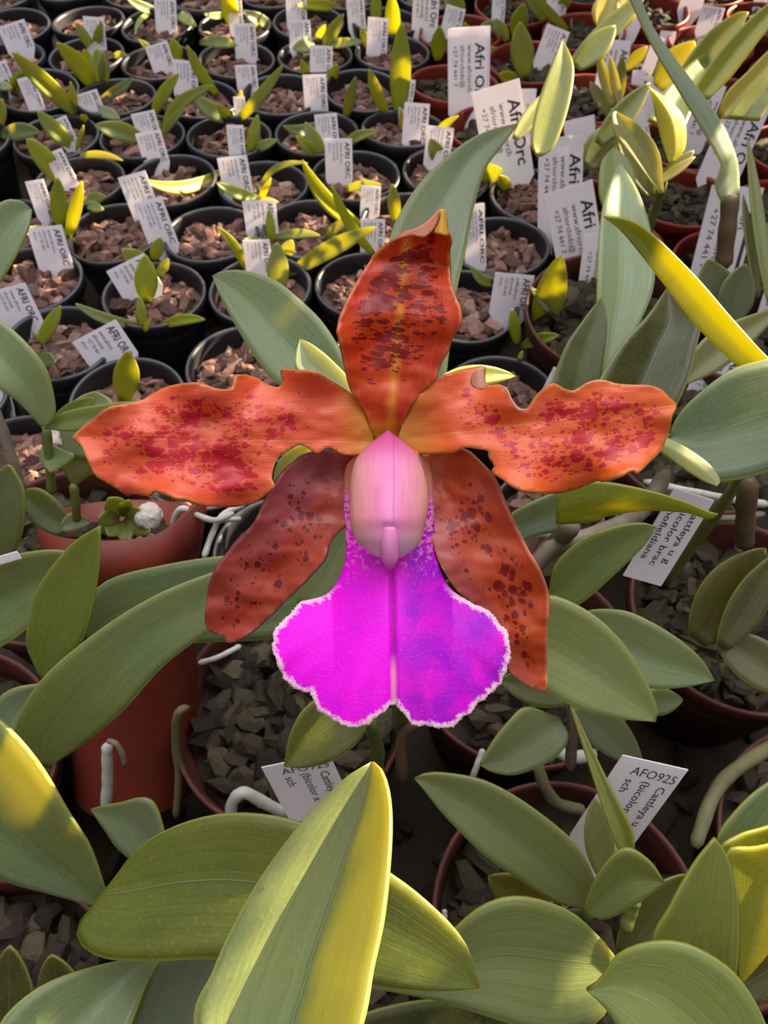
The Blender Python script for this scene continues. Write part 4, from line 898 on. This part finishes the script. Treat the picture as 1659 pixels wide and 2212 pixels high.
# ================================================================ seedlings in the small pots
# each: pot-centre pixel hint, then leaves (x0, y0, x1, y1, width, tint, bow)
BL = (122, 146, 118)
SEED = [
 ((205,280), [(172,252,26,112,38,(132,146,70),0),(165,250,152,176,16,(150,158,60),0),(192,262,175,250,14,G_,0),(200,235,258,256,26,BL,-3)]),
 ((230,128), [(208,195,122,92,40,(140,154,40),6),(214,186,209,104,34,(138,166,122),0),(226,190,222,110,24,(112,134,90),0),(200,108,164,48,22,(112,142,98),0),(203,106,219,46,20,(96,124,60),0),(220,212,286,168,24,(86,112,86),4),(240,125,275,120,14,(150,150,80),-6),(188,140,182,108,24,(120,144,100),0)]),
 ((40,300), [(0,292,84,284,38,(84,106,76),-5),(-4,285,4,214,26,(124,142,60),0)]),
 ((55,150), [(27,205,50,148,18,(128,130,44),-8),(28,205,72,140,22,(96,104,50),-4),(-10,180,24,190,20,(150,172,130),0)]),
 ((170,365), [(162,318,82,240,36,(124,150,98),-4),(165,325,180,270,12,(112,130,60),0),(160,340,264,346,16,(168,158,70),-10)]),
 ((140,440), [(128,392,58,300,42,(142,158,60),4),(128,495,124,384,36,(100,124,58),0),(145,520,176,392,28,(172,174,34),0),(132,498,44,496,28,(98,108,30),-4),(180,432,226,424,26,(112,140,90),0),(182,440,222,452,22,(118,144,94),0)]),
 ((350,262), [(312,303,206,270,40,(124,146,104),4),(330,252,386,158,28,(128,148,64),-6),(350,290,462,184,30,(116,136,72),-22),(345,300,400,230,18,(120,138,70),-4)]),
 ((345,175), [(378,142,374,84,36,(134,152,44),0),(328,140,298,84,16,(196,192,110),10)]),
 ((370,78), [(352,30,272,-6,22,(130,156,116),-4),(330,26,292,72,12,(120,138,84),10),(372,22,424,56,22,(122,150,110),0)]),
 ((480,245), [(472,208,404,98,24,(122,146,50),-6),(505,262,418,202,36,(134,160,122),-8),(506,268,612,138,26,(126,146,74),4),(515,245,520,196,15,(226,160,50),0),(500,262,470,225,20,(120,142,64),0)]),
 ((530,100), [(430,92,512,98,28,(122,144,96),-6),(590,58,524,24,28,(112,130,112),0),(508,66,484,-26,34,(222,206,30),0),(530,64,560,50,8,(230,200,60),0),(500,25,440,30,16,(130,148,110),-6)]),
 ((510,325), [(540,334,556,248,26,(134,158,88),0),(542,330,598,302,22,(138,166,104),-3),(520,330,505,285,20,(130,150,80),0)]),
 ((345,335), [(482,366,306,386,28,(172,164,44),-28)]),
 ((540,405), [(558,438,584,384,15,(206,196,30),0),(560,428,468,394,24,(144,166,100),-6),(552,430,600,436,16,(190,182,70),0)]),
 ((690,150), [(665,170,652,130,18,(120,142,60),0),(700,112,742,30,26,(126,146,70),-4),(682,88,702,54,15,(218,196,70),0),(692,96,782,88,22,(140,160,116),0),(690,92,632,104,34,(140,164,130),0),(740,20,640,12,26,(160,172,40),6),(712,180,728,140,22,(120,142,50),0)]),
 ((690,290), [(698,262,612,272,26,(118,138,100),-14),(745,258,768,166,24,(74,86,50),0),(702,332,660,264,30,(134,158,124),-4),(690,345,640,292,24,(134,150,50),0),(735,322,816,284,22,(130,150,84),-10)]),
 ((745,362), [(800,500,654,346,34,(166,174,44),-22),(818,560,716,398,22,(146,158,30),-12),(742,410,822,398,22,(120,144,92),-4),(560,402,664,352,14,(132,152,80),-20)]),
 ((720,520), [(625,592,812,490,38,(122,142,64),-6),(700,520,760,470,20,(118,136,90),-6)]),
 ((545,490), [(588,526,580,452,20,(124,150,70),0),(586,515,690,508,20,(126,150,100),-8),(602,642,598,524,46,(132,154,124),0),(534,588,470,490,20,(138,150,56),8),(582,524,528,516,16,(128,152,100),0),(610,560,630,520,30,(124,146,112),0)]),
 ((355,585), [(318,655,312,552,50,(150,170,70),0),(322,562,264,540,36,(138,158,96),-6),(332,562,346,514,30,(112,136,84),0),(312,714,300,640,20,(148,164,76),0),(340,600,362,560,22,(104,124,70),0)]),
 ((335,710), [(302,702,164,656,22,(132,154,122),-10),(345,706,442,690,24,(138,152,32),-8),(310,720,325,690,12,(170,170,110),0)]),
 ((90,770), [(84,746,130,660,32,(136,154,48),0),(82,770,118,782,32,(74,96,72),0)]),
 ((290,840), [(268,872,276,758,56,(120,136,26),0)]),
 ((1110,735), [(1118,745,1106,668,24,(124,148,40),0),(1124,750,1206,724,26,(128,152,62),-4),(1160,718,1212,552,64,(96,122,52),4),(1120,780,1128,760,10,(160,190,150),0)]),
 ((1110,610), [(1262,694,1148,620,26,(138,162,128),-14),(1085,612,1018,574,22,(120,146,80),-14),(1180,625,1120,612,14,(128,140,30),-4)]),
 ((1060,440), [(1040,392,1082,366,42,(118,142,60),-6),(855,484,848,398,26,(124,134,56),0),(1020,470,1045,440,30,(110,136,72),0)]),
 ((820,215), [(862,252,868,48,44,(110,142,68),0),(850,92,846,-14,32,(222,208,30),0),(838,252,798,148,26,(120,134,34),-4),(812,58,812,-24,24,(116,148,78),0),(870,285,866,235,12,(206,180,110),0),(800,110,780,60,20,(170,170,50),0)]),
 ((930,235), [(945,132,950,56,32,(92,120,30),0),(1012,100,1004,50,28,(104,126,28),0),(996,38,968,-14,44,(120,146,92),0),(936,300,990,250,16,(170,166,50),-6),(958,360,930,300,34,(98,124,60),0)]),
 ((1120,170), [(1132,168,1124,48,50,(124,148,100),0),(1112,82,1132,8,38,(98,124,34),0),(1086,108,1018,96,24,(150,172,110),-8),(1092,60,1040,54,30,(140,152,116),0),(1120,175,1078,160,30,(146,150,30),0),(1095,90,1070,40,30,(130,146,112),0)]),
 ((1250,90), [(1184,50,1136,-14,28,(118,142,70),0),(1230,68,1150,-20,22,(124,136,60),-4),(1210,30,1230,-20,26,(120,138,50),0)]),
 ((1180,400), [(1290,330,1210,310,26,(104,120,54),0),(1100,410,1080,380,26,(90,110,54),0)]),
]
COLN = lambda t: 'yellow' if t[0] > 185 and t[1] > 165 else ('yellow-green' if t[0] > 130 and t[2] < 75 else ('grey-green' if t[2] > 88 else ('dark green' if t[0] < 100 else 'green')))
NUM = {1: 'one leaf', 2: 'two leaves', 3: 'three leaves', 4: 'four leaves', 5: 'five leaves', 6: 'six leaves', 7: 'seven leaves', 8: 'eight leaves'}
def nearest_pot(w, kinds=('black', 'small', 'big')):
    return min((p for p in pot_objs if p[1][2] in kinds), key=lambda p: (p[0].location.x - w.x) ** 2 + (p[0].location.y - w.y) ** 2)
used_lab = {}
def potname(o):
    l = o['label']; return l.split(', ', 1)[1] + {'s': '', 'l': ''}.get('', '')
def uniq(l):
    k = used_lab.get(l, 0); used_lab[l] = k + 1
    return l if not k else l + ', ' + ('further right' if k == 1 else 'rightmost')
SHORT = {'black': 'black pot', 'small': 'red pot', 'big': 'large pot'}
for i, ((hx, hy), lv) in enumerate(SEED):
    # root the seedling where its largest leaf starts
    big = max(lv, key=lambda l: math.hypot(l[2] - l[0], l[3] - l[1]))
    w = P(big[0], big[1], Zp(big[1], -0.01)); po = nearest_pot(w)
    e_ = empty('orchid_seedling', w, '', 'orchid seedling', 'orchid seedlings in the small pots')
    rng = random.Random(i)
    for (x0, y0, x1, y1, wd_, t, bow) in lv:
        q_ = axleaf(x0, y0, x1, y1, wd_, e_, tuple(min(235, v * 1.1 + 10) for v in t), bow=bow, fold=rng.uniform(0.2, 0.45))
        if t[0] > 160 and t[2] < 75: lit(q_, -1, 1, 0.3, 1, 0.005)
    q = Vector((po[0].location.x * 0.3 + w.x * 0.7, po[0].location.y * 0.3 + w.y * 0.7, -0.014))
    tube([w + Vector((0, 0, 0.012)), w + Vector((0.001, 0, 0.004)), q], 0.0018, M_STEM, e_, 'stem', n=8, seg=6, r2=0.0024)
    sx_, sy_ = proj(w)
    e_['label'] = uniq('%s seedling with %s in %s, %s' % (COLN(big[5]), NUM[min(len(lv), 8)], SHORT[po[1][2]], potname(po[0])))

# ================================================================ printed tags
def text_mesh(items, name, bar=False):
    """items: (string, size, x, y, rot) in a unit-wide card frame (origin top left, y down)"""
    vs = []; fs = []
    for (s, size, x, y, rot, wt) in items:
        cu = bpy.data.curves.new('t', 'FONT'); cu.body = s; cu.size = size; cu.resolution_u = 2; cu.offset = wt
        ob = bpy.data.objects.new('t', cu); COL.objects.link(ob)
        dg = bpy.context.evaluated_depsgraph_get(); me = bpy.data.meshes.new_from_object(ob.evaluated_get(dg))
        M = Matrix.Translation((x, -y, 0)) @ Matrix.Rotation(math.radians(rot), 4, 'Z')
        o = len(vs); vs += [M @ v.co for v in me.vertices]; fs += [tuple(k + o for k in p.vertices) for p in me.polygons]
        bpy.data.objects.remove(ob); bpy.data.meshes.remove(me); bpy.data.curves.remove(cu)
    if bar:
        o = len(vs); vs += [Vector(q) for q in ((0.86, -0.06, 0), (0.93, -0.06, 0), (0.93, -1.3, 0), (0.86, -1.3, 0))]; fs.append((o, o + 1, o + 2, o + 3))
    m = mesh(name, vs, fs, [M_INK]); return m
R_ = -90
TX = {
 'small': (text_mesh([('AFRI ORC', 0.24, 0.74, 0.10, R_, 0.004), ('www.afriorc', 0.13, 0.56, 0.10, R_, 0), ('afriorchids', 0.12, 0.42, 0.10, R_, 0), ('+27 74 441', 0.12, 0.28, 0.12, R_, 0), ('afriorc', 0.10, 0.15, 0.12, R_, 0)], 'printed_text'), 1.2),
 'afri': (text_mesh([('Afri Orc', 0.34, 0.70, 0.30, R_, 0.006), ('www.afriorch', 0.17, 0.50, 0.32, R_, 0), ('afriorchids@', 0.16, 0.32, 0.32, R_, 0), ('+27 74 441 7', 0.15, 0.14, 0.32, R_, 0)], 'printed_text'), 1.7),
 'long': (text_mesh([('www.afriorc', 0.24, 0.82, 0.55, R_, 0), ('afriorchids@', 0.24, 0.56, 0.55, R_, 0), ('+27 74 441 7', 0.24, 0.24, 0.55, R_, 0)], 'printed_text'), 2.3),
 'bar': (text_mesh([('www.afriorc', 0.17, 0.56, 0.30, R_, 0), ('afriorchids@', 0.17, 0.36, 0.30, R_, 0), ('+27 74 441 7', 0.17, 0.14, 0.32, R_, 0), ('Afri', 0.2, 0.70, 0.32, R_, 0)], 'printed_text', True), 1.4),
 'afo': (text_mesh([('AFO925', 0.205, 0.24, 0.26, -2, 0.0), ('Cattleya u g', 0.185, 0.76, 0.36, R_, 0.001), ('(bicolor x', 0.185, 0.50, 0.32, R_, 0.001), ('sch', 0.185, 0.25, 0.34, R_, 0.001)], 'printed_text'), 1.5),
 'catt': (text_mesh([('Cattleya u g', 0.24, 0.70, 0.16, R_, 0.002), ('(bicolor brac', 0.24, 0.42, 0.16, R_, 0.002), ('schofieldiana', 0.23, 0.14, 0.16, R_, 0.002)], 'printed_text'), 1.75),
}
def plant_tag(x, y, w, h, roll, kind, Z=None, label=None, group=None, stake=True, yaw=0.0, code=False):
    U0 = (CU * 0.45 + Vector((0, 0, 1)) * 0.55).normalized(); R0 = (CR + CF * yaw).normalized(); N0 = R0.cross(U0).normalized()
    rm = Matrix.Rotation(math.radians(roll), 3, N0); U = rm @ U0; R = rm @ R0
    k = max(0.5, U0.dot(CU))
    if Z is None or not code:
        ra = math.radians(roll); xb = x + math.sin(ra) * h / 2; yb = y + math.cos(ra) * h / 2
        Z = Zp(yb, -0.004); hh = h / F * Z / k * 0.97; c = P(xb, yb, Z) + U * hh / 2
    else:
        c = P(x, y, Z); hh = h / F * Z / k
    ww = w / F * Z
    bot = (c - U * hh / 2); dn = 0.02 if not code else 0.0
    if code and stake and U.z > 0.2: dn = max(0.01, min(0.075, (bot.z + 0.012) / U.z))
    th = 0.0005
    out = [(-0.5, 0.5 * hh), (0.5, 0.5 * hh), (0.5, -0.5 * hh)]
    if dn: out += [(0.30, -0.5 * hh - dn * 0.45), (0.04, -0.5 * hh - dn), (-0.04, -0.5 * hh - dn), (-0.30, -0.5 * hh - dn * 0.45)]
    out += [(-0.5, -0.5 * hh)]
    n = len(out); vs = []
    bow = 0.04
    for z in (0, -th):
        for (a, b) in out: vs.append((a * ww, b, z))
    fs = [tuple(range(n))[::-1], tuple(range(n, 2 * n))] + [(i, (i + 1) % n, (i + 1) % n + n, i + n) for i in range(n)]
    me = mesh('plant_tag', vs, fs, [M_TAG]); o = bpy.data.objects.new('plant_tag', me); COL.objects.link(o)
    N = R.cross(U).normalized(); m = Matrix((R, U, N)).transposed().to_4x4(); m.translation = c; o.matrix_world = m
    if kind:
        tm, ar = TX[kind]; t = bpy.data.objects.new('printed_text', tm); COL.objects.link(t); t.parent = o
        t.location = (-ww / 2, hh / 2, 0.00012); t.scale = (ww, hh / ar, 1)
    if label is None:
        po = nearest_pot(Vector((bot.x, bot.y, 0)) - U * dn)
        lean = 'left-leaning' if roll > 9 else ('right-leaning' if roll < -9 else 'upright')
        label = 'white printed tag, %s, in %s, %s' % (lean, SHORT[po[1][2]], potname(po[0]))
        label = uniq(label)
    tag(o, label, 'plant label', group or 'white printed tags among the small pots')
    return o
SM = [(42,87,62,46,14),(210,78,44,50,-4),(362,40,46,52,-4),(350,128,50,42,14),(405,177,52,58,-6),(533,97,47,56,0),(535,172,46,40,2),(642,30,44,56,0),(650,86,46,52,0),(770,38,38,50,4),(815,88,44,60,-4),(695,144,48,56,-3),(683,210,50,62,2),(708,290,48,58,4),(733,353,58,72,0),(75,210,36,56,12),(198,228,52,38,14),(12,170,40,44,16),(146,290,36,48,18),(320,275,52,44,10),(335,327,56,58,10),(514,317,36,62,0),(140,370,42,62,18),(512,385,64,64,6),(95,435,40,64,8),(310,432,62,80,14),(346,492,64,88,14),(118,541,76,76,5),(566,475,70,60,3),(560,560,58,62,2),(800,440,42,54,-4),(805,518,52,66,-2),(42,668,92,74,14),(298,606,94,66,24),(236,754,112,72,26),(897,275,54,68,-4),(945,328,56,72,-6),(1101,641,84,76,-5),(878,218,28,60,-8),(-10,842,60,40,20),(1022,520,46,112,6),(512,40,30,60,0),(520,240,24,40,0),(118,935,40,30,0),(1190,830,30,60,-20)]
for (x, y, w, h, r) in SM: plant_tag(x, y, w, h, r, 'small')
G2 = 'large printed tags among the plants upper right'
plant_tag(1006, 176, 82, 140, 3, 'afri', 0.56, 'tall white printed tag standing left of the arching leaf tip, near top', G2)
plant_tag(1012, 172, 82, 138, 3, None, 0.575, 'second white tag stacked right behind the tall printed tag near top', G2)
plant_tag(1083, 310, 100, 165, 15, 'afri', 0.47, 'large printed tag tilted behind the tip of the tall arching leaf', G2)
plant_tag(1200, 422, 92, 170, 5, 'afri', 0.44, 'large printed tag, upper of the two stacked left of the pale upright leaf', G2)
plant_tag(1236, 520, 100, 170, 17, 'afri', 0.42, 'large printed tag tilted, lower of the two stacked left of the pale upright leaf', G2)
plant_tag(1270, 592, 52, 128, 0, 'long', 0.405, 'narrow printed tag touching the left edge of the pale upright leaf', G2)
plant_tag(1546, 520, 108, 165, -3, 'bar', 0.45, 'large printed tag with dark bar behind the brown stalk at right', G2)
plant_tag(1656, 640, 46, 120, -4, 'long', 0.43, 'printed tag cut off by the right edge above the strap leaf', G2)
plant_tag(1528, 820, 96, 130, -12, 'afri', 0.36, 'printed tag below the glowing arched blade at the right petal tip', G2)
plant_tag(1562, 330, 90, 140, -14, 'afri', 0.47, 'printed tag behind the lower end of the long narrow blade', G2)
plant_tag(1502, 265, 56, 110, -12, 'long', 0.52, 'printed tag between the yellow leaf and the narrow blade', G2)
plant_tag(1380, 330, 40, 120, 22, 'long', 0.49, 'narrow printed tag behind the folded leaf right of the pale upright leaf', G2)
plant_tag(918, 34, 56, 76, -2, 'afri', 0.66, 'printed tag at the top edge right of the bright yellow leaf', G2)
plant_tag(976, 54, 42, 48, -14, 'small', 0.66, 'crumpled white tag right of the top edge tag', G2); plant_tag(1075, 20, 28, 60, 0, 'small', 0.68, 'small white tag at the top among grey-green leaves', G2)
plant_tag(1186, 112, 52, 66, -18, 'small', 0.6, 'white tag left of the upright green leaf near the top', G2); plant_tag(1200, 10, 44, 40, 0, 'small', 0.74, 'white tag at the top edge above the fanned leaves', G2)
plant_tag(1128, 270, 40, 100, 0, 'long', 0.52, 'white tag between the arching leaf tip and the green leaf', G2)
plant_tag(1250, 282, 66, 36, 12, None, 0.5, 'blank white tag lying above the stacked printed tags', G2)
plant_tag(1316, 155, 62, 84, -3, 'afri', 0.6, 'printed tag behind the narrow upright leaves near the top right', G2)
plant_tag(1404, 128, 26, 60, -14, None, 0.6, 'narrow sunlit tag left of the long narrow blade', G2); plant_tag(1362, 60, 36, 48, -20, None, 0.7, 'sunlit tag behind the top of the long narrow blade', G2)
plant_tag(1528, 50, 50, 44, -8, 'small', 0.7, 'sunlit printed tag in the red pot near the top right', G2); plant_tag(1490, 10, 50, 36, -10, None, 0.76, 'white tag at the top edge right of the narrow blade', G2)
plant_tag(1408, 220, 62, 60, -20, None, 0.5, 'brightly sunlit blank tag above the yellow drooping leaf', G2); plant_tag(1440, 82, 34, 18, -4, None, 0.66, 'small sunlit tag beside the narrow blade', G2)
plant_tag(1640, 0, 30, 36, 0, None, 0.75, 'white tag in the top right corner', G2); plant_tag(1376, 175, 28, 30, 0, None, 0.56, 'small white tag above the drooping yellow leaf', G2)
plant_tag(1530, 215, 36, 50, 0, None, 0.5, 'pale tag behind the narrow blade where two sunlit leaves meet', G2)
plant_tag(668, 1706, 150, 160, 16, 'afo', 0.30, 'white code tag behind the tip of the big folded front leaf', 'code tags in the front pots', stake=False, code=True)
plant_tag(1356, 1735, 150, 225, -17, 'afo', 0.285, 'white code tag behind the thin edge-on leaf at lower right', 'code tags in the front pots', code=True)
plant_tag(1442, 1165, 94, 200, -18, 'catt', 0.315, 'weathered name tag behind the folded yellow-green leaf tip', 'code tags in the front pots', stake=False, code=True)
plant_tag(10, 1208, 70, 16, 18, None, 0.29, 'edge of a white tag at the left margin', 'code tags in the front pots', stake=False, code=True)

add_sun_blocker()
